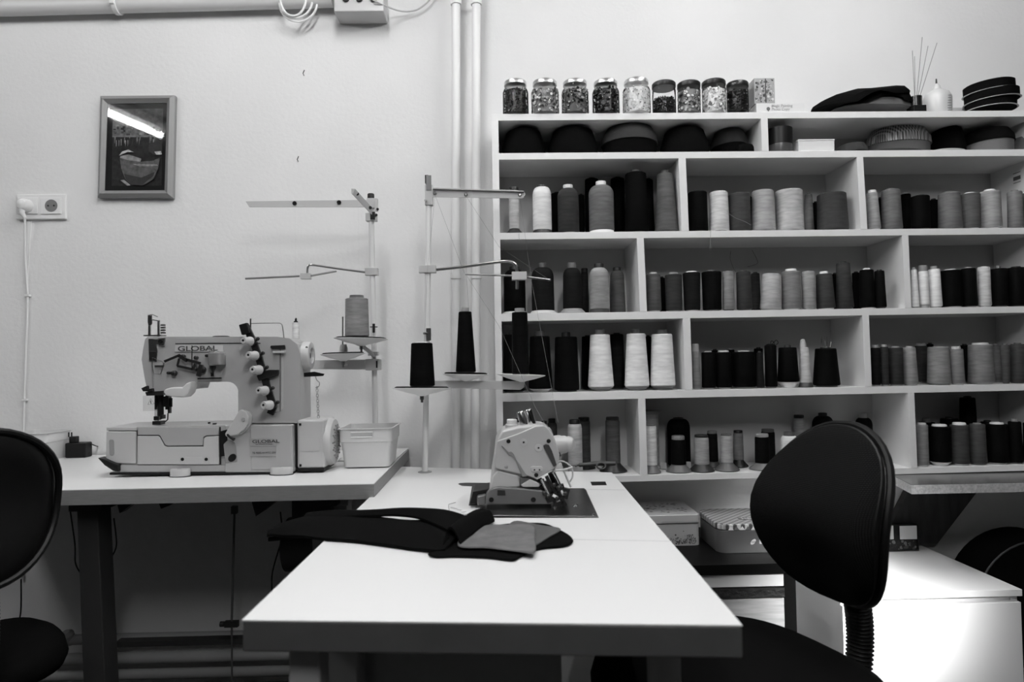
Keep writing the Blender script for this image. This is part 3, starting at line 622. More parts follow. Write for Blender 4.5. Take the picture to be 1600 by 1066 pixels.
# ================================================================== TOP OF THE UNIT
def top_z(X): return edge(0, True, X)
rj = random.Random(11)
JAR = [(806, 41, 126, .13, 'mixed very dark beads', 0), (852, 44, 126, .40, 'large grey and pale buttons', 0), (899, 43, 126, .28, 'mixed grey buttons', 0),
       (947, 43, 126, .09, 'black buttons', 0), (995, 44, 124, .72, 'pale small buttons', 0),
       (1038, 37, 129, .10, 'dark snaps half full', 1), (1077, 36, 129, .38, 'grey and black buttons', 1), (1116, 37, 126, .75, 'white shiny buttons', 1), (1153, 34, 129, .05, 'black beads', 1)]
M_jar = glass_mat('jar_glass', 1, .12, .96)
for i, (x, w, yt, v, what, dk) in enumerate(JAR):
    Ya = FY + .030; c = P(x, 177, Ya); z0 = top_z(c.x); r = w / 2 * Ya / F; zt = P(x, yt, Ya).z; h = zt - z0 - .003
    t = thing('button_jar', (c.x, Ya, z0), 'glass jar with %s lid, %s from left on top of the shelf' % ('black' if dk else 'silver', ORD[i]), 'jar', 'button jars on top of the shelf unit')
    C = (c.x, Ya, z0)
    if not dk: prof = [(r * .87, 0), (r * .98, .003), (r, .01), (r, h * .66), (r * .93, h * .74), (r * .80, h * .80), (r * .80, h * .9)]
    else: prof = [(r * .9, 0), (r * .98, .003), (r, .01), (r, h * .74), (r * .96, h * .8), (r * .92, h * .9)]
    g_ = MB(); g_.lathe(C, prof, n=32); g_.build('glass', M_jar, t)
    lr = r * (.86 if not dk else .99)
    MB().lathe((c.x, Ya, z0 + h * (.86 if not dk else .84)), [(lr * .98, 0), (lr * 1.02, .001), (lr * 1.02, .010), (lr * .97, .013), (lr * .9, .0135)] if not dk else [(lr, 0), (lr * 1.02, .002), (lr * 1.02, .013), (lr * .95, .016)], n=32).build('lid', mat('lid_metal', .6, .32, metal=1.0) if not dk else mat('lid_black', .012, .35), t)
    b = MB(); fh = h * (.72 if not dk else (.5 if i == 5 else .74))
    b.mi = 1; b.lathe((c.x, Ya, z0 + .003), [(r * .7, 0), (r * .82, .004), (r * .82, fh - .004), (r * .4, fh)], n=20)
    small = i in (0, 4, 5, 8)
    for k in range(420 if small else 170):
        a = rj.uniform(0, 2 * PI); zz = rj.uniform(.008, fh); rr_ = r * rj.uniform(.86, .93); br = rj.uniform(.0018, .0028) if small else rj.uniform(.0032, .0054)
        n_ = Vector((math.cos(a) + rj.uniform(-.5, .5), math.sin(a) + rj.uniform(-.5, .5), rj.uniform(-.6, .6)))
        p_ = Vector((c.x + math.cos(a) * rr_, Ya + math.sin(a) * rr_, z0 + zz)); b.mi = rj.choice((0, 1, 2, 3) if not small else (0, 1, 2, 1))
        b.lathe(p_, [(br * .9, -.0007), (br, 0), (br * .9, .0009), (br * .45, .0005)], n_, 8)
    va = alb(v) * 1.7
    ms = [mat('button_%d_%d' % (i, q), min(.8, max(.006, va * f_)), .25) for q, f_ in enumerate((.25, .8, 1.4, 3.0))]
    tag(b.build('buttons', ms, origin=C, smooth=False), what + ' inside the %s jar from left' % ORD[i], 'buttons', 'jar fillings', 'stuff')
# picture-card box on flat box
def top_box(x0, x1, y0, y1, Y, d, nm, m, label, cat, zbase=None, bev=.0008, rot=0):
    a, b = P(x0, y1, Y), P(x1, y0, Y); z = zbase if zbase is not None else top_z(a.x)
    t = thing(nm, ((a.x + b.x) / 2, Y, z), label, cat)
    MB().b2((a.x, Y, z), (b.x, Y + d, b.z)).build('carton', m, t, bev=bev)
    return t, a, b, z
t, a, b, zb_ = top_box(1182, 1257, 161, 176, FY + .012, .10, 'flat_carton', M_paper, 'flat white carton with pale lettering lying on top of the shelf', 'box')
tz = b.z
M_ink = mat('pale_ink', .42, .7); tp = P(1208, 171.5, FY)
text_mesh('Magic Painting', (tp.x, FY + .0115, tz - .0115), .0115, M_ink, t, bold=.0002)
text_mesh('Photo Copy', (tp.x, FY + .0115, tz - .0225), .0115, M_ink, t, bold=.0002)
q = P(1200.5, 170, FY + .0115); MB().lathe(q, [(.006, 0), (.0045, .0004)], (0, -1, 0), 7).box(q + Vector((0, 0, -.006)), (.003, .0006, .004)).build('emblem', mat('emblem_grey', .12, .7), t)
t, a, b, z = top_box(1179, 1210, 122, 160, FY + .016, .07, 'photo_carton', mat('carton_mid', .35, .6), 'small carton printed with grey pictures, standing on the flat carton', 'box', zbase=tz + .0003)
prn = MB(); rr = random.Random(9)
for k in range(90):
    w = rr.uniform(.003, .010); hh = rr.uniform(.003, .012); xx = rr.uniform(a.x + .001, b.x - w - .001); zz = rr.uniform(z + .002, b.z - hh - .002); prn.mi = rr.choice((0, 1, 2, 3))
    yy = FY + .016 - .0002 - .000004 * k
    prn.lathe((xx + w / 2, yy, zz + hh / 2), [(w / 2, 0), (w / 2 * .8, .0001)], (0, -1, 0), rr.choice((4, 5, 6, 7)))
prn.mi = 3; prn.b2((a.x + .034, FY + .0150, z + .003), (a.x + .037, FY + .0155, b.z - .002))
prn.build('print', [mat('ink_a', .12, .6), mat('ink_b', .3, .6), mat('ink_c', .6, .6), mat('ink_d', .03, .6)], t, smooth=False)

# hats, flat caps (felt pieces stacked)
def disc_stack(name, px0, px1, ybot, hpx, Y, m, label, cat, zb=None, prof='flat', row=0, tilt=0, depth=None, group=None, n=40, tiltx=0):
    a, b = P(px0, ybot, Y), P(px1, ybot, Y); r = (b.x - a.x) / 2; c = Vector(((a.x + b.x) / 2, Y, zb if zb is not None else floor_z(row, (a.x + b.x) / 2)))
    h = hpx * Y / F; dr = (depth or r); sc = dr / r
    b_ = MB()
    if prof == 'flat': pf = [(r * .8, 0), (r * .99, h * .1), (r, h * .35), (r * .97, h * .7), (r * .82, h * .95), (r * .3, h)]
    elif prof == 'dome': pf = [(r * .95, 0), (r, h * .12), (r * .97, h * .4), (r * .85, h * .7), (r * .6, h * .92), (r * .25, h)]
    elif prof == 'band': pf = [(r * .97, 0), (r * .98, h * .1), (r, h * .9), (r * .97, h), (r * .3, h * 1.01)]
    elif prof == 'shell': pf = [(r * .9, 0), (r, h * .15), (r * .9, h * .5), (r * .5, h * .9), (r * .1, h)]
    b_.lathe((0, 0, 0), pf, n=n)
    bmesh.ops.scale(b_.bm, vec=(1, sc, 1), verts=b_.bm.verts)
    o = b_.build(name, m); o.location = c; o.rotation_euler = (tiltx, tilt, 0)
    tag(o, label, cat, group); return o
M_fl2 = mat('dark_grey_felt', .025, .95, bump=(250, .6, .001)); M_fl3 = mat('mid_grey_felt', .12, .95, bump=(250, .6, .001)); M_band = mat('hat_band', .09, .8, bump=(300, .4, .001))
# felt shapes on top (1268..1420 px)
zt_ = top_z(P(1350, 173, 2.15).x)
def sheet_stack(pts_l, Y, d, m, name, label, cat, z_add=0, group=None):
    """soft flat shape given by its front outline, domed in depth"""
    rings = []; n = 7
    ctr = P(*pts_l[0], Y); world = [P(*q, Y) for q in pts_l]; cx = sum(q.x for q in world) / len(world); zb = min(q.z for q in world)
    for k in range(n):
        t_ = k / (n - 1) * 2 - 1; s_ = math.sqrt(max(.02, 1 - t_ * t_ * .96))
        rings.append([Vector((cx + (q.x - cx) * (.35 + .65 * s_), Y + d * t_, zb + (q.z - zb) * (.55 + .45 * s_) + z_add)) for q in world])
    b_ = MB().loft(rings); return tag(b_.build(name, m, origin=(cx, Y, zb + z_add)), label, cat, group)
def r3(X, Y): return (1330 + X / 3.33, 50 + Y / 3.33)
def r2(X, Y): return (1050 + X / 3.947, 100 + Y / 3.947)
G1 = 'felt hat shapes on top of the shelf unit'
sheet_stack([(1299, 173.4), (1300, 171.5), (1325, 165), (1355, 157), (1390, 156.5), (1412, 160), (1420, 167), (1420, 173.0), (1360, 173.2)], 2.135, .06, M_fl3, 'felt_hat', 'pale grey felt hat shape, lowest of the pile on the shelf top', 'hat', 0, G1)
sheet_stack([(1300, 172), (1330, 163), (1355, 155.5), (1392, 155), (1415, 159), (1421, 166), (1420.5, 160), (1417, 153), (1390, 148), (1368, 146), (1345, 151), (1320, 163)], 2.13, .06, M_felt, 'felt_hat', 'black felt hat shape in the middle of the pile on the shelf top', 'hat', .0005, G1)
sheet_stack([(1269, 173.6), (1270, 168), (1282, 160), (1300, 152), (1325, 145), (1350, 144), (1395, 139.5), (1410, 140), (1418, 146), (1417, 152), (1390, 147), (1368, 145), (1345, 150), (1320, 161), (1298, 172)], 2.125, .07, M_felt, 'felt_hat', 'black felt hat shape draped on the top of the pile', 'hat', .0012, G1)
# round caps at right
G2 = 'stacked round hats on the shelf top'
Yc = 2.14
def cap3(px0, px1, ylo, yhi_l, yhi_r, yb_r, label, nm='round_hat'):
    Y = Yc; a, b = P(px0, ylo, Y), P(px1, ylo, Y); r = (b.x - a.x) / 2; sl = (P(px1, yb_r, Y).z - P(px0, ylo, Y).z) / (2 * r)
    h = P(px0, yhi_l, Y).z - P(px0, ylo, Y).z; cz = (P(px0, ylo, Y).z + P(px1, yb_r, Y).z) / 2
    return a, b, r, sl, h, cz
for k, (x0, x1, yb0, yb1, h_px, brim) in enumerate(((1514, 1582, 173.2, 171.2, 13, 1), (1513, 1586, 162, 157, 16, 1), (1511, 1580, 149, 143, 15, 1))):
    a, b = P(x0, yb0, Yc), P(x1, yb1, Yc); r = (b.x - a.x) / 2; h = h_px * Yc / F; c = (a + b) / 2
    tz_ = top_z(c.x)
    cz = max(c.z, tz_ + .003) if k == 0 else c.z
    hat = thing('round_hat', (c.x, Yc, cz), 'black round hat with pale piping, %s of the stack on the shelf top' % ('lowest', 'middle', 'topmost')[k], 'hat', G2)
    o = MB().lathe((c.x, Yc, cz), [(r * .5, -.0022), (r * .965, -.0020), (r * .97, .003), (r * .97, h * .9), (r * .9, h), (r * .3, h * 1.03)], n=40).build('crown', M_felt, hat)
    o2 = MB().lathe((c.x, Yc, cz), [(r * .98, -.0005), (r * 1.03, 0), (r * 1.03, .0012), (r * .98, .0018)], n=40).build('piping', mat('pale_piping', .4, .7), hat)
    hat.rotation_euler = (R(3), -math.atan2(b.z - a.z, 2 * r) if k else 0, 0)
# rivet
# small grey card behind the hats
top_box(1486, 1512, 168, 174, 2.19, .03, 'small_carton', mat('carton_grey', .45, .6), 'flat grey carton behind the stack of round hats', 'box')
# reed diffuser
c = P(1432, 173, 2.10); z0 = top_z(c.x); s_ = 2.1 / F
t = thing('reed_diffuser', (c.x, 2.10, z0), 'small black glass diffuser with thin reeds on the shelf top', 'diffuser')
MB().box((c.x, 2.10, z0 + 7 * s_), (20 * s_, 20 * s_, 14 * s_)).build('bottle', M_black, t, bev=.001)
MB().cyl((c.x - .002, 2.10, z0 + 14 * s_), (c.x - .002, 2.10, z0 + 30 * s_), 9.3 * s_, n=24).build('collar', mat('black_gloss', .01, .25), t)
for (x1, y1) in ((1425.6, 79), (1429, 88), (1441, 58), (1450, 72), (1464, 67)):
    e = P(x1, y1, 2.11); MB().cyl((c.x + (x1 - 1440) * .0003, 2.10, z0 + 24 * s_), e, .0011, n=6).build('reed', mat('reed', .25, .8), t)
# squeeze bottle
c = P(1465, 173, 2.115); z0 = top_z(c.x)
t = thing('squeeze_bottle', (c.x, 2.115, z0), 'translucent white squeeze bottle with dark nozzle tip on the shelf top', 'bottle')
k_ = 2.115 / F; MB().lathe((c.x, 2.115, z0), [(19 * k_, 0), (20 * k_, .003), (20.5 * k_, 30 * k_), (17 * k_, 38 * k_), (9 * k_, 43 * k_), (6 * k_, 45 * k_), (5 * k_, 50 * k_), (2 * k_, 54 * k_)], n=32).build('body', mat('milky_plastic', .72, .3, trans=.3), t)
MB().cyl((c.x - .001, 2.115, z0 + 54 * k_), (c.x - .001, 2.115, z0 + 62 * k_), .0028, .002).build('nozzle_tip', M_blackmetal, t)
g_ = MB()
for i in range(7): g_.box((c.x + 6 * k_, 2.115 - 19.8 * k_, z0 + (4 + 4 * i) * k_), (6 * k_, .0006, .8 * k_))
g_.build('scale_marks', mat('mark_grey', .2, .6), t)

# ================================================================== ROW 1: hats and boxes
G3 = 'hats in the top row'
def hat(px0, px1, h_top, Y, m, label, prof='dome', band=None, zadd=0, depth=None, ybot=238, hpx=None):
    a, b = P(px0, ybot, Y), P(px1, ybot, Y); cx = (a.x + b.x) / 2; r = (b.x - a.x) / 2; z = floor_z(1, cx) + .0018 + zadd; zt = P((px0 + px1) / 2, h_top, Y).z; h = zt - z; dr = min(depth or .09, Y - FY - .003, BY - Y - .003)
    t = thing('hat', (cx, Y, z), label, 'hat', G3)
    cr = MB(); bh = h * .42 if band is not None else 0
    cr.lathe((0, 0, 0), [(r * .9, bh), (r, bh + .002), (r * .98, bh + (h - bh) * .4), (r * .8, bh + (h - bh) * .85), (r * .4, h)], n=40)
    bmesh.ops.scale(cr.bm, vec=(1, dr / r, 1), verts=cr.bm.verts); cr.build('crown', m, t, origin=(0, 0, 0))
    if band is not None:
        bd = MB().lathe((0, 0, 0), [(r * .9, 0), (r * .93, .001), (r * .96, bh + .002), (r * .7, bh + .003)], n=40); bmesh.ops.scale(bd.bm, vec=(1, dr / r, 1), verts=bd.bm.verts); bd.build('band', band, t, origin=(0, 0, 0))
    return t
hat(784, 852, 204, 2.155, M_felt, 'black felt hat, leftmost in the top row')
hat(856, 934, 202, 2.155, M_felt, 'black felt hat left of the dark grey banded one, top row')
hat(940, 1027, 199, 2.155, M_fl2, 'dark grey hat with wide band in the top row', band=M_felt)
hat(1032, 1106, 202, 2.155, M_felt, 'black hat in the top row right of the dark grey banded one')
hat(1112, 1166, 205, 2.185, M_fl2, 'small dark grey hat by the divider in the top row', band=M_felt)
tag(disc_stack('hat', 1152, 1178, 238, 14, 2.085, M_felt, 'small flat black cap in front of the divider, top row', 'hat', row=1, depth=.018), 'small flat black cap in front of the divider, top row', 'hat', G3)
# tin with black lid
c = P(1219, 236, 2.10); z0 = floor_z(1, c.x); k_ = 2.1 / F
t = thing('storage_tin', (c.x, 2.10, z0), 'dark tin with black lid right of the divider, top row', 'tin')
MB().lathe((c.x, 2.10, z0), [(18 * k_, 0), (18.5 * k_, .002), (18.5 * k_, 14 * k_)], n=32).build('tin_body', mat('tin_grey', .12, .3, metal=.5), t)
MB().lathe((c.x, 2.10, z0 + 14 * k_), [(19 * k_, 0), (19 * k_, 26 * k_), (17.5 * k_, 27 * k_)], n=32).build('lid', M_black, t)
c = P(1276, 236, 2.09); z0 = floor_z(1, c.x)
a, b = P(1248, 236, 2.07), P(1303.5, 217.5, 2.07)
t = thing('white_carton', ((a.x + b.x) / 2, 2.1, z0), 'small open white carton in the top row', 'box')
MB().b2((a.x, 2.07, z0), (b.x, 2.15, b.z)).build('carton', M_paper, t, bev=.0008)
MB().b2((a.x - .001, 2.069, b.z - .004), (b.x + .001, 2.151, b.z + .0005)).build('lid', M_paper, t, bev=.0006)
hat(1308, 1352, 226, 2.12, M_fl2, 'flat dark grey felt cap right of the white carton, top row')
M_ging = check_mat('checked_cap_cloth', .42, .03, 150)
hat(1355, 1452, 199, 2.185, M_ging, 'checked newsboy cap with dark peak in the top row', band=M_fl3)
tag(disc_stack('cap_visor', 1358, 1442, 237, 5, 2.088, M_fl2, 'dark peak lying under the checked cap, top row', 'visor', row=1, depth=.022), 'dark peak lying in front of the checked cap, top row', 'visor')
hat(1456, 1500, 199, 2.185, M_felt, 'black hat behind the pale oval insert, top row')
tag(disc_stack('hat_insert', 1457, 1508, 237, 4, 2.088, mat('pale_felt', .35, .9), '', 'hat insert', row=1, depth=.022), 'pale oval hat insert lying on the top row shelf', 'hat insert')
hat(1508, 1574, 205, 2.155, M_felt, 'black hat with mid grey band near the right end, top row', band=M_fl3)
hat(1580, 1606, 214, 2.155, M_fl3, 'grey hat at the right end of the top row')

# ================================================================== BELOW THE SHELF (right)
M_dark = mat('black_brown_board', .003, .5, spec=.12, bump=(60, .15, .001), stretch=(1, 8, 1))
TZ = .515
# low black table
fl, fr_ = PZ(1040, 880, TZ), PZ(1246, 880, TZ)
lx0, lx1 = .36, fr_.x; ly = fr_.y
t = thing('low_table', ((lx0 + lx1) / 2, 2.05, 0), 'low black brown side table under the shelf with drawers', 'table')
MB().b2((lx0, ly, TZ - .028), (lx1, WY - .012, TZ)).build('table_top', M_dark, t, bev=.001)
MB().b2((lx0, WY - .03, 0 - .02), (lx1, WY - .012, TZ - .028)).build('back_board', mat('pale_back_board', .6, .7), t)
lgx = .034
for y_ in (ly + .01, WY - .07):
    MB().b2((lx1 - lgx, y_, -.02), (lx1 - .002, y_ + .04, TZ - .028)).build('leg', M_dark, t)
    MB().b2((lx0 + .002, y_, -.02), (lx0 + lgx, y_ + .04, TZ - .028)).build('leg', M_dark, t)
yf = ly + .012
def zat(py): return P(1180, py, yf).z
M_woodd = mat('pale_wood', .45, .5, bump=(30, .2, .001), var=.25, vscale=9, stretch=(1, 1, 9))
MB().b2((lx0 + lgx, yf, zat(917)), (lx1 - lgx, yf + .25, zat(896))).build('drawer', mat('white_drawer', .7, .5), t, bev=.001)
MB().b2((lx0 + lgx, yf - .004, zat(934)), (lx1 - lgx, yf + .02, zat(919))).build('rail', mat('rope_black', .012, .6, bump=(90, 1, .004)), t)
MB().b2((lx0 + lgx, yf, zat(1010)), (lx1 - lgx, yf + .25, zat(936))).build('drawer', M_woodd, t, bev=.001)
MB().b2((lx0 + lgx, yf, .03), (lx1 - lgx, yf + .25, zat(1014))).build('drawer', M_woodd, t, bev=.001)

# tins
def tin_box(nm, pts, ztop_px, label, ml, mb_):
    pass
def rrect(x0, x1, y0, y1, r, n=5):
    out = []
    for (cx, cy, a0) in ((x1 - r, y0 + r, -90), (x1 - r, y1 - r, 0), (x0 + r, y1 - r, 90), (x0 + r, y0 + r, 180)):
        for k in range(n): a = R(a0 + 90 * k / (n - 1)); out.append((cx + r * math.cos(a), cy + r * math.sin(a)))
    return out
# first tin (pictorial, pale lid)
f1 = PZ(1050, 853.5, TZ); y1 = f1.y; xr = PZ(1094, 852.5, TZ).x; xl = xr - .205
hb = P(1080, 819, y1).z - TZ; ht = P(1080, 808, y1).z - TZ
t = thing('biscuit_tin', ((xl + xr) / 2, y1 + .07, TZ), 'pale biscuit tin printed with flowers and a carriage, beside the gingham tin', 'tin')
o1 = rrect(xl, xr, y1, WY - .028 - .0, .014)
MB().prism([(x, y, TZ) for x, y in o1], (0, 0, hb)).build('tin_body', mat('tin_pale', .42, .3, metal=.1), t, bev=.0012)
o2 = rrect(xl - .002, xr + .002, y1 - .002, WY - .026, .016)
MB().prism([(x, y, TZ + hb + .0015) for x, y in o2], (0, 0, ht - hb + .006)).build('lid', mat('tin_lid_pale', .5, .28, metal=.1), t, bev=.003)
pr = MB(); rr = random.Random(21)
for k in range(150):                     # carriage-like floral print on the front
    u = abs(rr.gauss(0, .35)); x = xr - .01 - rr.random() * .12; z = TZ + .006 + abs(rr.gauss(0, .011)); s1 = rr.uniform(.0008, .0028)
    if z > TZ + hb - .01: continue
    pr.mi = rr.choice((0, 0, 1, 2)); pr.lathe((x, y1 - .0001 - k * .000002, z), [(s1, 0), (s1 * .7, .0001)], (0, -1, 0), rr.choice((5, 6, 8)))
for cx_, cz_, r_ in ((xr - .02, .014, .008), (xr - .045, .014, .006), (xr - .032, .026, .007)):
    pr.mi = 0; pr.tube([(cx_ + r_ * math.cos(a), y1 - .0006, TZ + cz_ + r_ * math.sin(a)) for a in [2 * PI * q / 14 for q in range(14)]], .0006, 4, closed=True)
    for q in range(6): pr.tube([(cx_, y1 - .0006, TZ + cz_), (cx_ + r_ * math.cos(q * PI / 3), y1 - .0006, TZ + cz_ + r_ * math.sin(q * PI / 3))], .0003, 4)
for k in range(26):
    x = xr - .008 - k * .0042; pr.mi = 1; pr.box((x, y1 - .0026, TZ + hb + .005), (.0028, .0008, .0014)); pr.box((x, y1 - .0026, TZ + hb + .0085), (.0016, .0008, .0014))
for k in range(90):
    x = rr.uniform(xl + .02, xr - .02); y = rr.uniform(y1 + .03, WY - .06); s1 = rr.uniform(.002, .007); pr.mi = rr.choice((0, 1, 2)); pr.lathe((x, y, TZ + ht + .0074 + k * .000002), [(s1, 0), (s1 * .7, .0001)], (0, 0, 1), rr.choice((4, 5, 6)))
pr.build('print', [mat('tin_ink_dark', .04, .4), mat('tin_ink_mid', .18, .4), mat('tin_ink_light', .35, .4)], t, smooth=False)
# gingham tin
f2_ = PZ(1124, 865.5, TZ); y2 = f2_.y; xl2 = PZ(1099, 850, TZ).x + .012; xr2 = PZ(1236, 862, TZ).x + .01
hb2 = P(1124, 830, y2).z - TZ; wy2 = y2 + .20
t = thing('gingham_tin', ((xl2 + xr2) / 2, y2 + .1, TZ), 'grey tin with checked gingham lid on the low table behind the chair', 'tin')
oo = rrect(xl2, xr2, y2, min(wy2, WY - .02), .03, 7)
MB().prism([(x, y, TZ) for x, y in oo], (0, 0, hb2)).build('tin_body', mat('tin_grey_satin', .17, .3, metal=.5), t, bev=.0015)
oo2 = rrect(xl2 - .002, xr2 + .002, y2 - .002, min(wy2, WY - .02) + .002, .032, 7)
MB().prism([(x, y, TZ + hb2 + .0012) for x, y in oo2], (0, 0, .018)).build('lid', check_mat('gingham', .6, .06, 62), t, bev=.004)
pr = MB()
ltri = (xr2 - xl2) / 11
for k in range(10):
    x = xl2 + .028 + k * (ltri * .82); pr.mi = 0 if k % 2 == 0 else 1; pr.prism([(x, y2 - .0023, TZ + hb2 + .002), (x + ltri * .8, y2 - .0023, TZ + hb2 + .002), (x + ltri * .4, y2 - .0023, TZ + hb2 + .013)], (0, -.0003, 0))
pr.build('edge_print', [mat('tin_print_white', .75, .4), mat('tin_print_grey', .13, .4)], t, smooth=False); pr = MB(); c = P(1177, 847, y2); pr.mi = 0; pr.lathe((c.x, y2 + .0001, c.z), [(.010, 0), (.0095, .0005)], (0, -1, 0), 24, sc=.55); c2 = P(1191, 846.5, y2); pr.b2((c2.x - .008, y2 + .0001, c2.z - .0062), (c2.x + .008, y2 - .0005, c2.z + .0062))
pr.mi = 1
cc = Vector(((xl2 + xr2) / 2 + .02, y2 + .06, TZ + hb2 + .0195)); pr.box(cc, (.10, .028, .0005))
pr.build('print', [mat('tin_print_white', .75, .4), mat('tin_print_grey', .13, .4)], t, smooth=False)
text_mesh('VEZA', (c.x - .007, y2 - .0006, c.z - .0022), .006, mat('tin_text', .08, .5), t)
tb = text_mesh('Heurigen', (cc.x - .042, cc.y - .006, TZ + hb2 + .0199), .021, mat('tin_print_white', .75, .4), t, rotx=0)

# white chest of drawers
CZ = P(1400, 926, 1.83).z; cy = 1.83
cxl, cxr = P(1318, 930, cy).x, P(1597, 912, cy).x
t = thing('chest_of_drawers', ((cxl + cxr) / 2, 2.05, 0), 'white chest of drawers right of the chair, brightly lit', 'chest')
M_ch = mat('chest_white', .82, .4)
MB().b2((cxl - .004, cy, CZ - .018), (cxr, WY - .012, CZ)).build('chest_top', M_ch, t, bev=.001)
MB().b2((cxl, cy + .018, -.02), (cxl + .018, WY - .014, CZ - .018)).build('side_panel', M_ch, t)
MB().b2((cxr - .020, cy + .018, -.02), (cxr - .002, WY - .014, CZ - .018)).build('side_panel', M_ch, t)
MB().b2((cxl + .018, WY - .03, -.02), (cxr - .02, WY - .02, CZ - .018)).build('back_board', M_ch, t)
zd = P(1450, 945, cy).z
MB().b2((cxl + .018, cy + .022, zd - .03), (cxr - .02, cy + .034, CZ - .018)).build('rail', M_ch, t)
MB().b2((cxl - .003, cy + .001, .245 - .14), (cxr - .004, cy + .018, zd)).build('drawer', M_ch, t, bev=.001)
MB().b2((cxl - .003, cy + .001, 0), (cxr - .004, cy + .018, .101)).build('drawer', M_ch, t, bev=.001)
# clear button box on the chest
yb0 = 2.203; a = P(1385, 862, yb0); b = P(1436, 862, yb0); zt = P(1410, 820.5, yb0).z
a.x -= .05
t = thing('button_box', ((a.x + b.x) / 2, yb0, CZ), 'clear plastic box of buttons with white labels on the chest', 'box')
MB().b2((a.x, yb0, CZ), (b.x, yb0 + .03, zt)).build('case', glass_mat('case_clear', 1, .2, .85), t)
q = MB().b2((a.x + .002, yb0 + .008, CZ + .002), (b.x - .002, yb0 + .028, zt - .002)); q.build('inner_tray', mat('tray_dark', .035, .4), t)
q = MB(); rr = random.Random(2)
for k in range(60):
    x = rr.uniform(a.x + .006, b.x - .006); z = rr.uniform(CZ + .006, CZ + .032); s1 = rr.uniform(.002, .006); q.mi = rr.choice((0, 1, 2)); q.lathe((x, yb0 + .0078 - .00002 * k, z), [(s1, 0), (s1 * .8, .001), (s1 * .3, .0008)], (0, -1, 0), 12)
tag(q.build('buttons', [mat('bb1', .15, .3), mat('bb2', .35, .3), mat('bb3', .04, .3)], origin=(a.x, yb0, CZ), smooth=False), 'buttons inside the clear box on the chest', 'buttons', None, 'stuff')
for (x0, x1) in ((1381, 1395.5), (1406, 1432)):
    u, v_ = P(x0, 843, yb0), P(x1, 821.5, yb0); MB().b2((u.x, yb0 - .0012, u.z), (v_.x, yb0 - .0002, v_.z)).build('paper_label', M_paper, t)

# chipboard counter at right with wooden brace
M_chip = mat('chipboard', .42, .7, bump=(220, .5, .001), var=.25, vscale=160)
M_ctop = mat('dark_worktop', .10, .25, bump=(90, .1, .0006), var=.3, vscale=14)
gy = FY - .16
gl = P(1424, 755, gy); ztop = P(1424, 757.5, gy).z; zlo = P(1424, 772.5, gy).z; gx0 = P(1391, 742, FY).x
t = thing('worktop_shelf', (1.45, FY, zlo), 'dark chipboard worktop under the right end of the shelf', 'worktop')
zz0 = edge(5, 0, gx0) - .004
def pent(z): return [(gl.x, gy, z), (2.2, gy, z), (2.2, WY - .002, z), (gx0, WY - .002, z), (gx0, FY - .02, z)]
ztop = min(ztop, edge(5, 0, XR1) - .001)
MB().prism(pent(ztop - .0012), (0, 0, .0010)).build('laminate', M_ctop, t)
MB().prism(pent(zlo), (0, 0, ztop - .0014 - zlo)).build('board', M_chip, t)
M_pine = mat('old_pine', .035, .6, bump=(20, .3, .002), var=.45, vscale=7, stretch=(6, 1, 1))
def bq(px, py, Y): return P(px, py, Y)
zt_b = zlo - .002
t0, t1_ = P(1436, 773, 2.243), P(1553, 773, 2.243); b0, b1_ = P(1380, 846, 2.243), P(1465, 850, 2.243)
t0.z = t1_.z = zt_b; dv = Vector((0, .032, 0))
tag(MB().hexa([b0, b1_, b1_ + dv, b0 + dv, t0, t1_, t1_ + dv, t0 + dv]).build('wooden_brace', M_pine, origin=b0, bev=.001),
    'rough diagonal pine brace under the chipboard worktop', 'brace')
# dark round bag right below
c = P(1600, 925, 2.12)
t = thing('round_bag', (c.x + .03, 2.12, .02), 'large black round bag behind the chest at the right edge', 'bag')
rb_ = .21
zc = P(1585, 832, 2.12).z - rb_
MB().lathe((c.x + .01, 2.06, zc), [(rb_ * .6, 0), (rb_ * .93, .01), (rb_, .03), (rb_, .13), (rb_ * .93, .15), (rb_ * .6, .155)], (0, 1, 0), 48).build('body', M_cloth, t)
MB().tube([(c.x + .01 + rb_ * .94 * math.cos(a), 2.066, zc + rb_ * .94 * math.sin(a)) for a in [2 * PI * q / 40 for q in range(40)]], .003, 6, closed=True).build('piping', mat('piping_grey', .06, .5), t)
MB().b2((c.x - .16, 2.07, -.02), (c.x + .18, 2.2, zc - rb_ * .5)).build('lower_part', M_cloth, t, bev=.02)

# ================================================================== LEFT TABLE
LZ = H - .288
lb = PZ(640.5, 702, LZ); lf = PZ(581.5, 756, LZ)
ly0 = lf.y; ly1 = WY - .012; lxr = (lb.x + lf.x) / 2
t = thing('sewing_table', (-1.1, 1.9, 0), 'white topped sewing table along the wall under the flatbed machine', 'table')
TH = .037
LX0 = -1.62
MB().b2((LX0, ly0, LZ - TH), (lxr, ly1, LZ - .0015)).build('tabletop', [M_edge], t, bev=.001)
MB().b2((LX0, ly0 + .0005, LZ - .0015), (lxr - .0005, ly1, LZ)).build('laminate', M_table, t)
M_leg = mat('leg_paint', .022, .5)
for lxp in (P(157, 900, 1.75).x, lxr - .14):
    g_ = MB(); g_.hexa([(lxp - .02 + .02, 1.70, -.02), (lxp + .035 + .02, 1.70, -.02), (lxp + .055, 1.76, -.02), (lxp, 1.76, -.02), (lxp - .03, 1.70, LZ - TH), (lxp + .02, 1.70, LZ - TH), (lxp + .02, 1.76, LZ - TH), (lxp - .03, 1.76, LZ - TH)])
    g_.build('leg', M_leg, t, bev=.003)
    MB().b2((lxp - .04, ly0 + .05, LZ - TH - .025), (lxp + .04, ly1 - .03, LZ - TH)).build('bracket', M_leg, t, bev=.002)
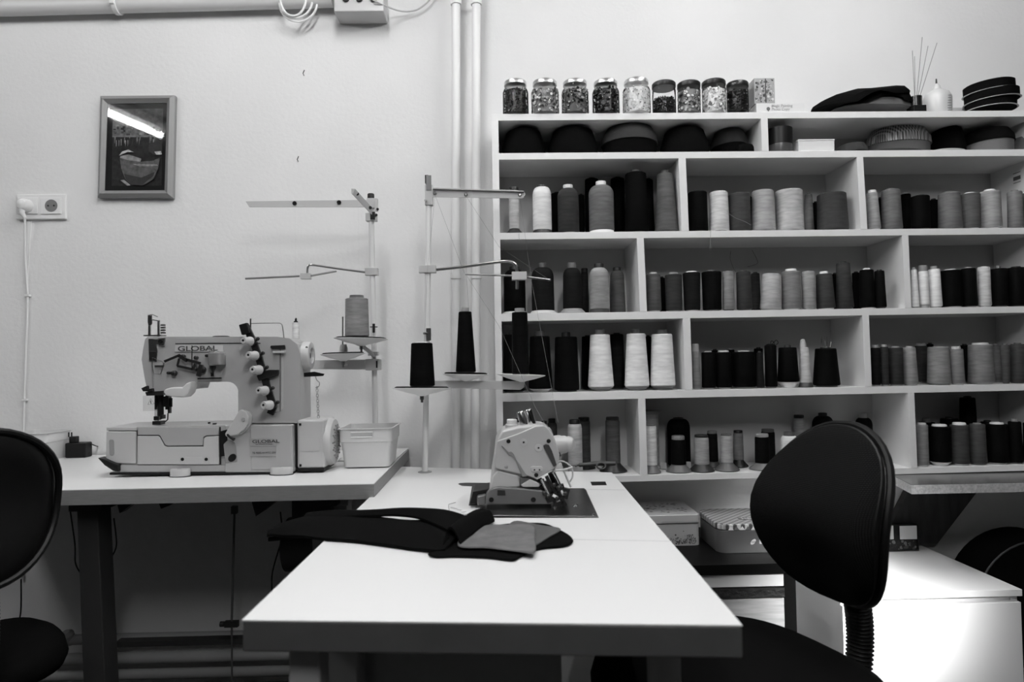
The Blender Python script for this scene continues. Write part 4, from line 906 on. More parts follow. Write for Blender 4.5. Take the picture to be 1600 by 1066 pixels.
MB().b2((P(180, 1010, 1.9).x, 1.9, P(180, 1012, 1.9).z), (lxr - .12, 1.93, P(180, 1004, 1.9).z)).build('crossbar', M_darksteel, t)
MB().b2((P(180, 1010, 1.9).x, 1.74, .10), (lxr - .12, 2.1, .125)).build('treadle_frame', M_darksteel, t, bev=.004)
# pull rod
a, b = P(366.5, 792, 1.85), P(362, 975, 1.85)
rod = thing('pull_rod', (b.x, 1.85, .12), 'thin vertical pull rod hanging under the left table', 'rod')
MB().cyl(a, b, .003).cyl(b, (b.x, 1.85, .12), .0025).box(a + Vector((0, 0, -.008)), (.014, .014, .02)).build('rod', mat('rod_steel', .10, .4, metal=.6), rod)
MB().box(b, (.035, .012, .016)).cyl(b + Vector((-.02, 0, 0)), b + Vector((-.03, 0, 0)), .007).build('coupling', M_blackmetal, rod)
# hardware under the left table
def under(px0, py0, px1, py1, Y, d, nm, label, m=M_blackmetal):
    a, b = P(px0, py1, Y), P(px1, py0, Y); zt = LZ - TH
    return tag(MB().prism([(a.x, Y, zt), (b.x, Y, zt), (b.x - (b.x - a.x) * .2, Y, zt - .008), (a.x + (b.x - a.x) * .15, Y, a.z)], (0, d, 0)).build(nm, m, bev=.002), label, 'bracket')
under(243, 785, 298, 796, 1.72, .05, 'hinge_bracket', 'black hinge plate screwed under the left table')
under(390, 785, 450, 808, 1.72, .08, 'motor_bracket', 'dark motor bracket under the left table right of the rod', M_darksteel)
under(180, 785, 222, 803, 1.72, .03, 'hook_bracket', 'dark hook under the left table near the leg')
# control box / motor under table
tm = thing('clutch_motor', (P(470, 870, 1.95).x, 1.95, .5), 'dark motor hanging under the left table behind the fabric', 'motor')
c = P(478, 850, 1.98); MB().lathe((c.x - .06, 1.98, c.z), [(.05, 0), (.075, .01), (.078, .12), (.06, .14)], (1, 0, 0), 32).build('motor_body', M_darksteel, tm)
MB().b2((c.x - .03, 1.95, c.z), (c.x + .03, 2.01, LZ - TH)).build('mount', M_darksteel, tm)
MB().cyl(P(420, 843, 1.9), P(478, 838, 1.9), .006).build('lever', M_blackmetal, tm)
# white clamp next to front table
a, b = P(505, 800, 1.72), P(544, 783, 1.72)
cl = thing('table_clamp', ((a.x + b.x) / 2, 1.75, a.z), 'pale steel bracket under the right end of the left table', 'bracket')
MB().b2((a.x, 1.72, b.z - .012), (b.x, 1.80, LZ - TH)).build('plate', M_grey, cl, bev=.002)
MB().b2((a.x + .006, 1.73, a.z - .03), (b.x - .006, 1.79, b.z - .012)).build('post', M_grey, cl, bev=.002)
# hanging wires under the table
Mw = M_black
for i, pts in enumerate(([(110, 800), (117, 850), (118, 880), (126, 896)], [(178, 810), (182, 850), (176, 868)], [(438, 800), (440, 840), (425, 900), (428, 960)], [(464, 805), (466, 840), (478, 880), (474, 930)], [(33, 905), (32, 960), (22, 985), (8, 998)])):
    strand('hanging_cable', [P(x, y, 2.2 if i != 2 else 2.0) for x, y in pts], .0022, Mw, ['thin black cable on the wall under the left table, upper left', 'short black cable beside the left table leg', 'long thin black cable hanging right of the pull rod', 'thin black cable hanging behind the dark fabric', 'black cable curving at the wall behind the left chair'][i])['category'] = 'cable'
# heating pipes low at the wall
for i, (py, r_) in enumerate(((1003, .016), (1034, .018), (1060, .016))):
    a, b = P(-40, py - 1, 2.22), P(170, py, 2.22); tt = thing('heating_pipe', (a.x, 2.22, a.z), 'horizontal heating pipe low on the wall under the left table, %s' % ('upper', 'middle', 'lower')[i], 'pipe', 'low heating pipes')
    MB().cyl((-2.8, 2.22, a.z), (-.2, 2.22, a.z - .005), r_, n=20).build('pipe', M_grey, tt)
    if i == 0: MB().lathe((P(107, 1000, 2.22).x, 2.22, a.z), [(.012, -.02), (.02, -.01), (.02, .02), (.01, .03)], (0, -.5, 1), 12).build('valve', M_grey, tt)

# ---- items on the left table
a0 = PZ(103, 705, LZ); 
t = thing('power_adapter', (a0.x, 2.05, LZ), 'black mains adapter lying prongs up on the left table', 'adapter')
ya = min(2.2, PZ(118, 706, LZ).y); x0, x1 = P(101, 700, ya).x, P(133, 700, ya).x; zt = P(118, 692.5, ya).z
MB().b2((x0, ya, LZ), (x1, ya + .04, zt)).build('adapter_body', M_black, t, bev=.004)
xx0, xx1 = P(105, 690, ya).x, P(115, 690, ya).x; MB().b2((xx0, ya + .008, zt), (xx1, ya + .03, P(110, 683, ya).z)).build('plug_block', M_black, t, bev=.002)
for px_ in (107.5, 112):
    q = P(px_, 683, ya + .018); MB().cyl(q, q + Vector((0, 0, .015)), .002).build('prong', M_blackmetal, t)
MB().tube(bez([(x1, ya + .02, LZ + .008), P(140, 695, ya + .03), P(150, 697, ya + .04), PZ(160, 701, LZ) + Vector((0, 0, .002))], 8), .0018).build('cord', M_black, t)
# second basket at left edge
def basket(name, x0, x1, ytop, ybot, Yf, d, label, tp=.012, slot=True, th=.0022):
    a, b = P(x0, ybot, Yf), P(x1, ytop, Yf); zt = b.z; z0 = LZ
    t = thing(name, ((a.x + b.x) / 2, Yf + d / 2, z0), label, 'basket')
    bm = MB()
    def ringpts(x0, x1, y0, y1, z, r=.012): return [Vector((x, y, z)) for x, y in rrect(x0, x1, y0, y1, r, 4)]
    zm = z0 + (zt - z0) * .62
    outer = [ringpts(a.x + tp, b.x - tp, Yf + tp, Yf + d - tp, z0), ringpts(a.x + tp * .55, b.x - tp * .55, Yf + tp * .55, Yf + d - tp * .55, zm), ringpts(a.x + tp * .2, b.x - tp * .2, Yf + tp * .2, Yf + d - tp * .2, zm + .004), ringpts(a.x + .002, b.x - .002, Yf + .002, Yf + d - .002, zt - .002), ringpts(a.x - .002, b.x + .002, Yf - .002, Yf + d + .002, zt - .002), ringpts(a.x - .002, b.x + .002, Yf - .002, Yf + d + .002, zt)]
    inner = [[p + Vector((0, 0, .0)) for p in ringpts(a.x + .003, b.x - .003, Yf + .003, Yf + d - .003, zt)], ringpts(a.x + tp * .2 + th, b.x - tp * .2 - th, Yf + tp * .2 + th, Yf + d - tp * .2 - th, zm + .004), ringpts(a.x + tp + th, b.x - tp - th, Yf + tp + th, Yf + d - tp - th, z0 + th)]
    bm.loft(outer + inner); bm.build('tub', mat('basket_plastic', .62, .35), t)
    return t, a, b, zt
t, a, b, zt = basket('plastic_basket', 528, 613, 671, 717, 1.86, .16, 'white plastic basket on papers at the right end of left table')
# handle slot on the front (recess rim + dark gap)
sl = MB(); s0, s1 = P(549, 678, 1.86), P(581, 683.5, 1.86)
sl.tube([(s0.x - .002, 1.861, s0.z + .0), (s1.x + .002, 1.861, s0.z), (s1.x + .002, 1.861, s1.z - .003), (s0.x - .002, 1.861, s1.z - .003)], .0016, 6, closed=True).build('handle_slot', M_plastic, t)
MB().b2((s0.x, 1.8605, s1.z - .002), (s1.x, 1.8625, s0.z - .001)).build('slot_opening', mat('slot_grey', .4, .6), t)
basket('plastic_basket', 8, 74, 677, 702, 2.12, .13, 'white plastic basket at the far left end of the left table', slot=False)
# papers under the basket
pb = PZ(515, 724, LZ); pq_ = [PZ(525, 722, LZ), PZ(610, 723, LZ), PZ(634, 702.5, LZ), PZ(604, 703, LZ), PZ(601, 716, LZ), PZ(530, 717, LZ)]
for i in range(3):
    off = Vector((.004 * i, .003 * i, .0012 * i))
    tag(MB().prism([q + off for q in pq_], (0, 0, .001)).build('paper_sheet', [M_paper, mat('paper_grey', .4, .8), M_paper][i]), ['lowest paper sheet under the white basket', 'grey magazine between sheets under the white basket', 'top paper sheet directly under the white basket'][i], 'paper', 'papers under the basket')
for o in bpy.data.objects:
    if o.name == 'plastic_basket': o.location.z += .0036

# ================================================================== SEWING MACHINE (left, flatbed coverstitch)
MY = 1.80                                # plane of its front
def m1(X, Y): return (150 + X / 3.808, 470 + Y / 3.808)
def m2(X, Y): return (350 + X / 3.677, 470 + Y / 3.677)
def Q(px, py, Y=MY): p = P(px, py, Y); return p
mc = P(320, 738, MY)
SM = thing('sewing_machine', (mc.x, MY + .08, LZ), 'large white industrial flatbed sewing machine on the left table', 'sewing machine')
def plate(pts, y0, y1, m, name, parent=SM, bev=.003, seg=2, unit=None):
    """outline in pixels on the plane y0, extruded back to y1"""
    w = [P(x, y, MY) for x, y in pts]
    w = [Vector((p.x, y0, p.z)) for p in w]
    return MB().prism(w, (0, y1 - y0, 0)).build(name, m, parent, bev=bev, seg=seg)
def arc(cx, cy, r, a0, a1, n=6, ry=None): return [(cx + r * math.cos(R(a0 + (a1 - a0) * k / n)), cy - (ry or r) * math.sin(R(a0 + (a1 - a0) * k / n))) for k in range(n + 1)]
# arm + head + column
body = [(222, 530), (226, 526), (430, 526), (450, 529), (462, 538), (466, 552), (467, 650), (466, 662), (369, 662), (368.5, 612)] + arc(352, 614, 17, 0, 90, 6) + [(300, 597.5), (296, 609), (262, 612), (226, 613), (221, 590), (216.5, 562), (219, 545)]
plate(body, MY + .015, MY + .115, M_enamel, 'arm', bev=.007, seg=3)
# head side panel (darker left edge) and top cover seam
plate([(270.5, 528), (400, 528), (400, 535), (270.5, 536.5)], MY + .0138, MY + .02, M_enamel, 'top_cover', bev=.0006)
plate([(270, 536.3), (404, 535.8), (404, 537), (270, 537.6)], MY + .0143, MY + .02, M_seam, 'seam', bev=0)
plate([(229, 530), (231, 530), (235.5, 606), (233.5, 606)], MY + .0143, MY + .02, mat('seam_grey', .25, .6), 'seam', bev=0)
# column right cover lines
plate([(434, 560), (440, 556), (440, 640), (434, 646)], MY + .0128, MY + .02, M_enamel, 'column_cover', bev=.004)
# bed core (dark) and plates
ZT = P(250, 667, MY).z
zb = LZ
plate([(167, 668), (371, 664), (371, 738), (186, 739), (186, 726), (167, 725)], MY + .006, MY + .15, M_enamel, 'bed', bev=.002)
plate([(165.5, 673.8), (212, 674.2), (212, 725), (164.5, 724.5)], MY + .0005, MY + .02, M_enamel2, 'end_cover', bev=.003)
plate([(166, 668), (213, 668), (213, 673), (166, 672.8)], MY + .0005, MY + .02, M_enamel2, 'end_cap', bev=.001)
up = [(214.5, 667.5), (341, 667.5), (341, 680), (321.5, 681), (317, 684), (316.5, 696.3), (262, 697), (257.5, 695.5), (249.5, 681.2), (247, 680), (214.5, 680)]
plate(up, MY + .0015, MY + .02, M_enamel, 'upper_cover', bev=.0012)
lo = [(214.5, 681.6), (246, 681.6), (248.5, 683), (256.5, 697), (260, 698.5), (318, 698), (318.4, 684.8), (322.5, 682.3), (341.5, 681.5), (342, 726), (214.5, 726)]
lc = plate(lo, MY, MY + .02, M_enamel2, 'lower_cover', bev=.0012)
plate([(214, 680.2), (246.5, 680.2), (249, 681.8), (257, 696.1), (260.5, 697.3), (317.1, 697), (317.4, 684.2), (322, 681.5), (341.5, 680.6), (341.5, 667.6), (343.6, 667.6), (344.2, 726.4), (213.6, 726.4), (212.6, 674), (213, 672), (214, 672)], MY + .0040, MY + .012, M_seam, 'seam', bev=0)
plate([(213.6, 727.2), (343, 727.2), (371, 727), (371, 738.5), (186.5, 738.5), (186.5, 727)], MY + .002, MY + .02, M_enamel, 'bed_skirt', bev=.001)
plate([(280.5, 714.3), (326.5, 714.3), (326.5, 726), (280.5, 726)], MY - .0012, MY + .002, M_enamel2, 'latch_plate', bev=.0004)
for px_ in (285.3, 322.5):
    c = P(px_, 717.8, MY); MB().lathe(Vector((c.x, MY - .001, c.z)), [(.0045, 0), (.004, .0015), (.002, .001)], (0, -1, 0), 14).build('screw', M_black, SM)
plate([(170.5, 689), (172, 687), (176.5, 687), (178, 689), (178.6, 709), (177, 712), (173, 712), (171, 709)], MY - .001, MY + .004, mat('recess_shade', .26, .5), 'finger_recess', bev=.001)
# black drip tray under
plate([(172, 738.5), (372, 737), (458, 736.8), (458, 741), (172, 742)], MY - .002, MY + .15, M_black, 'gasket', bev=0)
w = MB(); w.prism([P(152, 715.5, MY - .012), P(161, 717, MY - .012), P(184, 727, MY - .012), P(184, 737.5, MY - .012), P(176, 736, MY - .012), P(163, 727.5, MY - .012)], (0, .03, 0)).build('lint_chute', M_black, SM, bev=.002)
# base right block
plate([(352, 664), (457, 663.5), (459, 738), (352, 738.5)], MY - .004, MY + .15, M_enamel, 'base', bev=.004)
plate([(392, 664), (456, 664), (457.5, 733), (393, 734)], MY - .0065, MY + .01, M_enamel, 'base_cover', bev=.003)
# dark gap between bed and base with nozzle recess
plate([(345, 674), (356, 671), (357, 712), (346, 713)], MY - .0045, MY + .02, M_black, 'gap', bev=0)
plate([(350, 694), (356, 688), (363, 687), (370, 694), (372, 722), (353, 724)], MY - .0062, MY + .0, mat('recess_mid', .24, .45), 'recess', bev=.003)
c = P(364.5, 715, MY); MB().lathe((c.x, MY - .0058, c.z), [(.0115, 0), (.011, .003)], (0, -1, 0), 24, sc=.8).build('oil_window', M_black, SM)
# quarter disc lever
qd = [(356, 677), (357.5, 681), (366, 680.2), (376, 677.5), (387, 669), (392, 660), (392.5, 650), (388, 642.5), (381, 639.5), (378, 641)]
plate(qd, MY - .020, MY - .006, M_enamel2, 'lever_cover', bev=.002); plate([(x + 3.5, y + .5) for x, y in qd], MY - .014, MY - .003, M_enamel, 'lever_back', bev=.002)
c = P(380, 655.5, MY - .02); MB().lathe((c.x, MY - .020, c.z), [(.005, 0), (.0045, .002)], (0, -1, 0), 14).build('screw', M_grey, SM)
MB().tube([P(355, 679, MY - .02), P(360, 684, MY - .02), P(366, 687, MY - .022)], [.003, .003, .0045], 8).build('small_lever', M_black, SM)
# labels
nb = plate([(270, 539.4), (345, 539.4), (345.5, 549.8), (269, 549.8)], MY + .0128, MY + .016, mat('label_plate', .5, .35), 'name_plate', bev=.0003)
hh = P(300, 541, MY).z - P(300, 549, MY).z
M_txt = mat('label_ink', .05, .5)
p = P(274, 548.6, MY); text_mesh('GLOBAL', (p.x, MY + .0126, p.z), hh * 1.36, M_txt, SM, sx=1.52, bold=.0003)
p = P(394, 692.5, MY - .007); plate([(392, 684.5), (432.5, 684.5), (433, 714), (392, 714)], MY - .0072, MY - .006, mat('plate_silver', .42, .3, metal=.3), 'rating_plate', bev=.0002)
text_mesh('GLOBAL', (p.x, MY - .0073, p.z), .0115, M_txt, SM, sx=1.62, bold=.00015)
p = P(399.5, 695.4, MY - .007); text_mesh('INTERNATIONAL', (p.x, MY - .0073, p.z), .0042, M_txt, SM, sx=1.35)
p = P(394, 709.5, MY - .007); text_mesh('TB 9000-44 MTC-3SV', (p.x, MY - .0073, p.z), .0072, M_txt, SM, sx=.95)
for y_ in (697, 713): plate([(392.3, y_), (432.6, y_), (432.6, y_ + .4), (392.3, y_ + .4)], MY - .0074, MY - .0071, M_txt, 'rule_line', bev=0)
# mounting pads
for (x0, x1, yc) in ((264, 295, 734), (421, 456, 734)):
    c = P((x0 + x1) / 2, yc, MY - .012); r_ = (x1 - x0) / 2 * MY / F
    MB().lathe((c.x, MY - .004, LZ), [(r_ * 1.05, 0), (r_ * 1.05, .002), (r_ * .98, .002)], (0, 0, 1), 28, sc=.62).build('pad_base', M_black, SM)
    pd = MB().lathe((c.x, MY - .004, LZ + .002), [(r_ * .98, 0), (r_ * .98, .015), (r_ * .9, .018), (r_ * .3, .018)], (0, 0, 1), 28, sc=.62).build('mounting_pad', M_enamel2, SM)
    MB().lathe((c.x - .002, MY - .006, LZ + .0202), [(.0055, 0), (.005, .0005)], (0, 0, 1), 14).build('screw', M_grey, SM)
# handwheel
hc = P(474, 556, MY + .06)
hx0, hx1 = P(459.5, 556, MY + .06).x, P(487, 556, MY + .06).x; hr = 22.5 * (MY + .06) / F
HW = MB().lathe((hx0, MY + .06, hc.z), [(hr * .6, -.010), (hr * .98, -.008), (hr, -.004), (hr, .0), (hr * .96, .001), (hr * .96, (hx1 - hx0) * .92), (hr * .9, hx1 - hx0), (hr * .55, hx1 - hx0 + .001), (hr * .5, hx1 - hx0 - .006), (hr * .2, hx1 - hx0 - .006)], (1, 0, 0), 48).build('handwheel', M_enamel2, SM)
gr = MB()
for k in range(48):
    a = 2 * PI * k / 48; gr.box((hx0 + .021, MY + .06 + math.cos(a) * hr * .965, hc.z + math.sin(a) * hr * .965), (.012, .0028, .0028), Matrix.Rotation(a, 3, 'X'))
gr.build('grip_ribs', M_enamel2, HW)
gr = MB()
for a in (-100, -60, -140, 160): 
    a = R(a); gr.cyl((hx0 + .008, MY + .06 + math.sin(a) * 0, hc.z), (hx0 + .0081, MY + .06, hc.z), .0001)
for dz, dy in ((.6, -.76), (.55, -.8)): pass
for px_ in (466, 479):
    pz_ = (543.5); yy = P(px_, pz_, MY + .06).z - hc.z; y_ = MY + .06 - math.sqrt(max(0, (hr * .96) ** 2 - yy * yy)); x_ = P(px_, pz_, y_).x
    gr.cyl((x_, y_ - .0006, hc.z + yy), (x_, y_ + .002, hc.z + yy), .003, n=12)
gr.build('screw', M_black, HW)
MB().lathe((hx0 - .012, MY + .06, hc.z), [(hr * 1.02, -.004), (hr * 1.02, .001)], (1, 0, 0), 40).build('wheel_ring', M_black, SM)
MB().lathe((hx1 - .006, MY + .06, hc.z), [(hr * .2, 0), (hr * .2, .002)], (1, 0, 0), 20).build('wheel_hub', M_black, SM)
# motor on the right
mx0, mx1 = P(464, 700, MY + .01).x, P(507, 700, MY + .01).x
mzt, mzb = P(480, 656, MY + .01).z, P(480, 733, MY + .01).z
MO = MB().b2((mx0, MY + .01, mzb), (mx1, MY + .13, mzt)).build('motor_housing', M_enamel2, SM, bev=.007, seg=3)
cy_, cz_ = MY + .07, (mzt + mzb) / 2; rr_ = (mzt - mzb) / 2
MB().lathe((mx1 - .004, cy_, cz_), [(rr_ * .98, 0), (rr_ * .99, .008), (rr_ * .92, .018), (rr_ * .6, .022), (rr_ * .58, .020), (rr_ * .2, .020)], (1, 0, 0), 44).build('end_cap', M_enamel2, MO)
vt = MB()
for k in range(14):
    a = 2 * PI * k / 14
    for q in (.35, .5, .68): vt.box((mx1 + .0185, cy_ + math.cos(a) * rr_ * q, cz_ + math.sin(a) * rr_ * q), (.003, .006 * q, .003), Matrix.Rotation(a, 3, 'X'))
vt.build('vent_slots', mat('vent_grey', .2, .5), MO)
MB().b2((mx0 - .006, MY + .016, mzb + .004), (mx0 + .001, MY + .12, mzt - .004)).build('motor_flange', M_black, SM)
MB().b2((mx0 + .001, MY + .008, mzb - .006), (mx1 - .002, MY + .12, mzb + .002)).build('motor_foot', M_black, SM)
for z_ in (mzt - .012, mzb + .010): MB().cyl((mx0 + .009, MY + .009, z_ - .003), (mx0 + .009, MY + .009, z_ + .003), .003).build('screw', M_black, MO)
MB().b2((mx0 + .008, MY + .0088, cz_ - .018), (mx1 - .012, MY + .0098, cz_ + .022)).build('motor_panel', M_enamel2, MO, bev=.0004)
# tension posts
TP = [(384, 532.5), (392, 555), (398.4, 577.4), (407.7, 610), (415.3, 632.6)]
br = MB()
ppts = [P(x + 10, y + 3, MY) for x, y in [(371, 505)] + TP + [(410, 645)]]
for q0, q1 in zip(ppts, ppts[1:]):
    mid = (q0 + q1) / 2; d = q1 - q0; br.box((mid.x, MY + .011, mid.z), (.018, .008, d.length * .98), Matrix.Rotation(math.atan2(d.x, d.z), 3, 'Y'))
br.build('tension_bracket', M_blackmetal, SM, bev=.001)
pm = MB().box((P(382, 514, MY).x, MY + .004, P(382, 514, MY).z), (.022, .014, .028), Matrix.Rotation(R(-15), 3, 'Y')); pm.build('top_guide', M_black, SM, bev=.002)
for (x, y) in TP:
    c = P(x, y, MY - .02); base = Vector((c.x + .012, MY + .008, c.z - .003)); d = Vector((-.012, -.040, .003)); d.normalize()
    kn = MB().lathe(base, [(.0105, .014), (.0125, .017), (.0125, .021), (.0105, .026), (.0095, .042), (.008, .046), (.0035, .046), (.0035, .042)], d, 20).build('tension_knob', M_enamel2, SM)
    MB().lathe(base, [(.005, 0), (.005, .006), (.011, .007), (.011, .009), (.006, .010), (.011, .011), (.011, .013), (.004, .0135)], d, 20).build('tension_disc', M_blackmetal, SM)
    MB().lathe(base, [(.0032, .0425), (.003, .0465)], d, 10).build('tension_pin', M_black, kn)
    e = base + Vector((.013, -.01, .008)); MB().cyl(base, e, .003).blob(e, (.010, .008, .010), seg=10, rings=6).build('thread_guide', M_blackmetal, SM)
# thread guide frame (wire) above
MB().tube(bez([P(391.5, 525, MY + .02), P(391.5, 505, MY + .02)], 2) + bez([P(392, 505.5, MY + .02), P(432, 505, MY + .02), P(439, 506, MY + .02), P(441.5, 511, MY + .02), P(444, 530, MY + .02)], 6), .0012, 6).build('wire_guard', M_steel, SM)
MB().cyl(P(391.5, 530, MY + .018), P(391.5, 498, MY + .018), .0018).build('post', M_blackmetal, SM)
plate([(421, 540), (443, 539), (444, 545.5), (423, 545.5), (420, 543)], MY + .010, MY + .015, M_blackmetal, 'guide_bar', bev=.001)
plate([(425, 549), (444, 548), (444, 552), (425, 552)], MY + .005, MY + .015, M_enamel2, 'guide_shelf', bev=.001)
MB().tube([P(438, 545, MY + .01), P(438, 643, MY + .01), P(428, 645, MY + .01)], .0009, 5).build('wire_link', M_blackmetal, SM)
plate([(405, 582), (420, 578), (434, 578), (434, 586), (424, 590), (412, 592), (404, 596), (400, 588)], MY + .002, MY + .014, M_blackmetal, 'solenoid', bev=.002)
# oil cap
c = P(345.5, 525, MY + .06); MB().lathe((c.x, MY + .06, P(345, 526, MY + .015).z - .001), [(.022, 0), (.022, .003), (.018, .0045)], n=28).build('oil_cap', M_black, SM)
# head thread mechanism
plate([(228, 529), (243, 530), (243, 537), (240, 539), (242, 548), (240.5, 565), (229, 565), (228.5, 546)], MY + .0125, MY + .02, M_steel, 'face_plate', bev=.0005)
plate([(230, 549), (241, 549), (241, 561), (230, 562)], MY + .009, MY + .013, M_blackmetal, 'face_bracket', bev=.001)
plate([(244, 528), (254.5, 528), (253.5, 540.5), (245, 540.5)], MY + .009, MY + .02, M_steel, 'top_bracket', bev=.001)
c = P(248.5, 533.5, MY); MB().lathe((c.x, MY + .008, c.z), [(.005, 0), (.005, .003)], (0, -1, 0), 14).build('screw', M_black, SM)
tk = MB()
tk.b2(P(231.5, 525, MY + .03), P(236, 492.5, MY + .035)).b2(P(246, 526, MY + .03), P(250, 500.5, MY + .036))
tk.b2(P(224, 525.5, MY + .02), P(260, 523.8, MY + .05)); tk.cyl(P(234, 499, MY + .03), P(250, 502, MY + .03), .0015)
for k in range(4): tk.lathe(P(255, 521.5 - 4 * k, MY + .035), [(.0065, 0), (.0065, .004), (.004, .005)], (0, 0, 1), 14)
tk.tube([P(231, 493, MY + .03), P(238, 491.5, MY + .03), P(246, 495, MY + .02)], .0012, 6)
tk.build('needle_lifter', M_steel, SM)
plate([(224.5, 492), (231, 491.5), (231.5, 505), (229, 508.5), (225.5, 508), (224.3, 503)], MY + .02, MY + .024, M_chrome, 'take_up_plate', bev=.001)
# front lever linkage
lk = MB()
def bar(a, b, w, y0=MY + .004, t_=.005):
    A, B = P(*a, MY), P(*b, MY); A.y = B.y = y0; mid = (A + B) / 2; d = B - A; lk.box(mid, (w, t_, d.length), Matrix.Rotation(math.atan2(d.x, d.z), 3, 'Y'))
bar((256, 565), (280, 555), .006); bar((279, 556), (292, 564), .009); bar((276, 572), (300, 577), .006); bar((276, 572), (279, 560), .004); bar((290, 562), (312, 568), .007); bar((300, 577), (304, 569), .005)
lk.cyl(P(300, 540, MY + .006), P(300, 575, MY + .006), .0012)
for (x, y, r_) in ((261, 583, .004), (269.5, 583.5, .007), (304, 559, .005), (321, 556, .004), (303, 577, .006), (314, 578, .009), (284, 557, .005)):
    c = P(x, y, MY); lk.lathe((c.x, MY + .014, c.z), [(r_, 0), (r_, .010), (r_ * .6, .012)], (0, -1, 0), 10)
bar((308, 592), (345, 591), .004); bar((309, 588), (314, 570), .010, t_=.008); 
lk.build('lever_linkage', M_blackmetal, SM)
MB().tube([P(238, 559, MY + .008), P(254, 565, MY + .008), P(256, 568, MY + .008), P(251, 584.5, MY + .008), P(240.5, 584.5, MY + .008), P(238, 572, MY + .008)], .0011, 6, closed=True).build('wire_loop', M_steel, SM)
plate([(239.5, 571), (255, 571), (253, 574.5), (240, 574.5)], MY + .006, MY + .009, M_steel, 'tension_clip', bev=.0004)
# cup (oil sight / tension housing) on the right of arm
c = P(339, 560, MY - .0); kc = MB().lathe((c.x, MY + .0, P(339, 570, MY).z), [(.020, 0), (.0215, .002), (.0215, .030), (.020, .0315)], n=28).build('thread_cup', mat('cup_satin', .42, .25, metal=.5), SM)
c2 = P(332.5, 577, MY); MB().lathe((c2.x, MY + .0, c2.z - .001), [(.003, -.012), (.004, -.004), (.008, .004), (.008, .010)], n=14).build('cup_stem', M_blackmetal, SM)
MB().b2((c2.x - .004, MY - .003, P(332, 588, MY).z), (c2.x + .004, MY + .004, P(332, 582, MY).z)).build('bright_block', M_chrome, SM)
MB().tube(bez([P(327, 551, MY), P(329, 545, MY), P(333, 545, MY), P(335, 551, MY)], 5) + [P(343, 548, MY)], .0011, 6).build('cup_wire', M_steel, SM)
# led lamp under the arm
lp = [(258, 612), (261, 608), (270, 605.5), (288, 605), (294, 599), (301, 596), (301, 604), (298, 614), (291, 621), (275, 620.5), (262, 618)]
plate(lp, MY - .012, MY + .03, mat('lamp_white', .6, .3), 'work_lamp', bev=.004, seg=3)
# presser foot and needle bar assembly
nb_ = MB(); zf = P(245, 661, MY).z
def cylpx(x, y0, y1, r, y=MY + .05, n=12): nb_.cyl(P(x, y0, y), P(x, y1, y), r, n=n)
cylpx(251, 612, 650, .008); cylpx(244, 612, 640, .004); cylpx(262, 618, 640, .006); cylpx(267, 622, 636, .004)
nb_.b2(P(242, 634, MY + .04), P(249, 622, MY + .055)); nb_.b2(P(254, 636, MY + .04), P(268, 619, MY + .058)); nb_.b2(P(262, 646, MY + .045), P(268, 633, MY + .055))
nb_.b2(P(238, 664, MY + .035), P(258, 657, MY + .06)); nb_.b2(P(240, 657, MY + .04), P(252, 650, MY + .055)); nb_.b2(P(250, 655, MY + .03), P(259, 648, MY + .05)); nb_.tube([P(262.5, 646, MY + .05), P(262, 656, MY + .05), P(258, 659, MY + .05)], .0018, 6)
for x in (242.5, 245, 247.5): nb_.cyl(P(x, 640, MY + .05), P(x, 660, MY + .05), .0008, n=6)
nb_.build('needle_assembly', M_blackmetal, SM)
plate([(224, 613), (252, 611), (252, 618), (226, 619)], MY + .008, MY + .05, M_blackmetal, 'guard_holder', bev=.001)
plate([(219, 607), (228, 603), (229, 609), (236, 607), (237, 612), (222, 612)], MY + .004, MY + .02, M_black, 'guide_hook', bev=.001)
MB().b2(P(223.5, 642.5, MY + .012), P(246, 618, MY + .0135)).build('eye_guard', glass_mat('guard_clear', 1, .1, .9), SM)
tri = [P(231, 632.5, MY + .011), P(241, 631, MY + .011), P(235.5, 623, MY + .011)]
MB().tube(tri, .0007, 6, closed=True).tube([P(235.5, 626, MY + .011), P(236, 631, MY + .011)], .001, 5).build('warning_symbol', M_txt, SM)
MB().b2(P(325, 663.5, MY + .05), P(329, 659.5, MY + .06)).b2(P(332, 665, MY + .02), P(338.5, 661, MY + .03)).build('stop_block', M_black, SM)
# rear bracket and chain
plate([(465, 583.5), (483, 581.5), (499, 585), (497, 588.5), (465, 590)], MY + .05, MY + .055, M_black, 'chain_bracket', bev=.0005)
ch = MB(); yy = MY + .05; ch.tube(bez([P(493, 588, yy), P(495, 594, yy), P(499, 598, yy), P(498, 604, yy), P(493, 606, yy)], 5), .0012, 6)
for k in range(12):
    cc = P(495.3 + .2 * k, 606 + 4.1 * k, yy); ch.tube([cc + Vector((.0028 * math.cos(a) * (1 if k % 2 else .3), .0028 * math.cos(a) * (.3 if k % 2 else 1), .0048 * math.sin(a))) for a in [2 * PI * j / 10 for j in range(10)]], .0007, 5, closed=True)
ch.build('chain', M_steel, SM)
# small spool behind the machine
c = P(462.5, 532, MY + .16); c.z = P(462, 560, MY + .16).z
sp = thing('thread_spool', (c.x, MY + .16, LZ), 'slim white spool on tall pin behind the machine handwheel', 'thread spool')
MB().cyl((c.x, MY + .16, LZ), P(462.5, 497, MY + .16), .002).build('pin', M_blackmetal, sp)
zt1 = P(462, 504, MY + .16).z; MB().lathe((c.x, MY + .16, c.z), [(.0096, 0), (.010, .002), (.0092, zt1 - c.z)], n=20).build('thread', thread_mat(.72), sp)
MB().lathe((c.x, MY + .16, zt1), [(.006, 0), (.006, .003), (.003, .005), (.003, .010)], n=14).build('tip', M_black, sp)

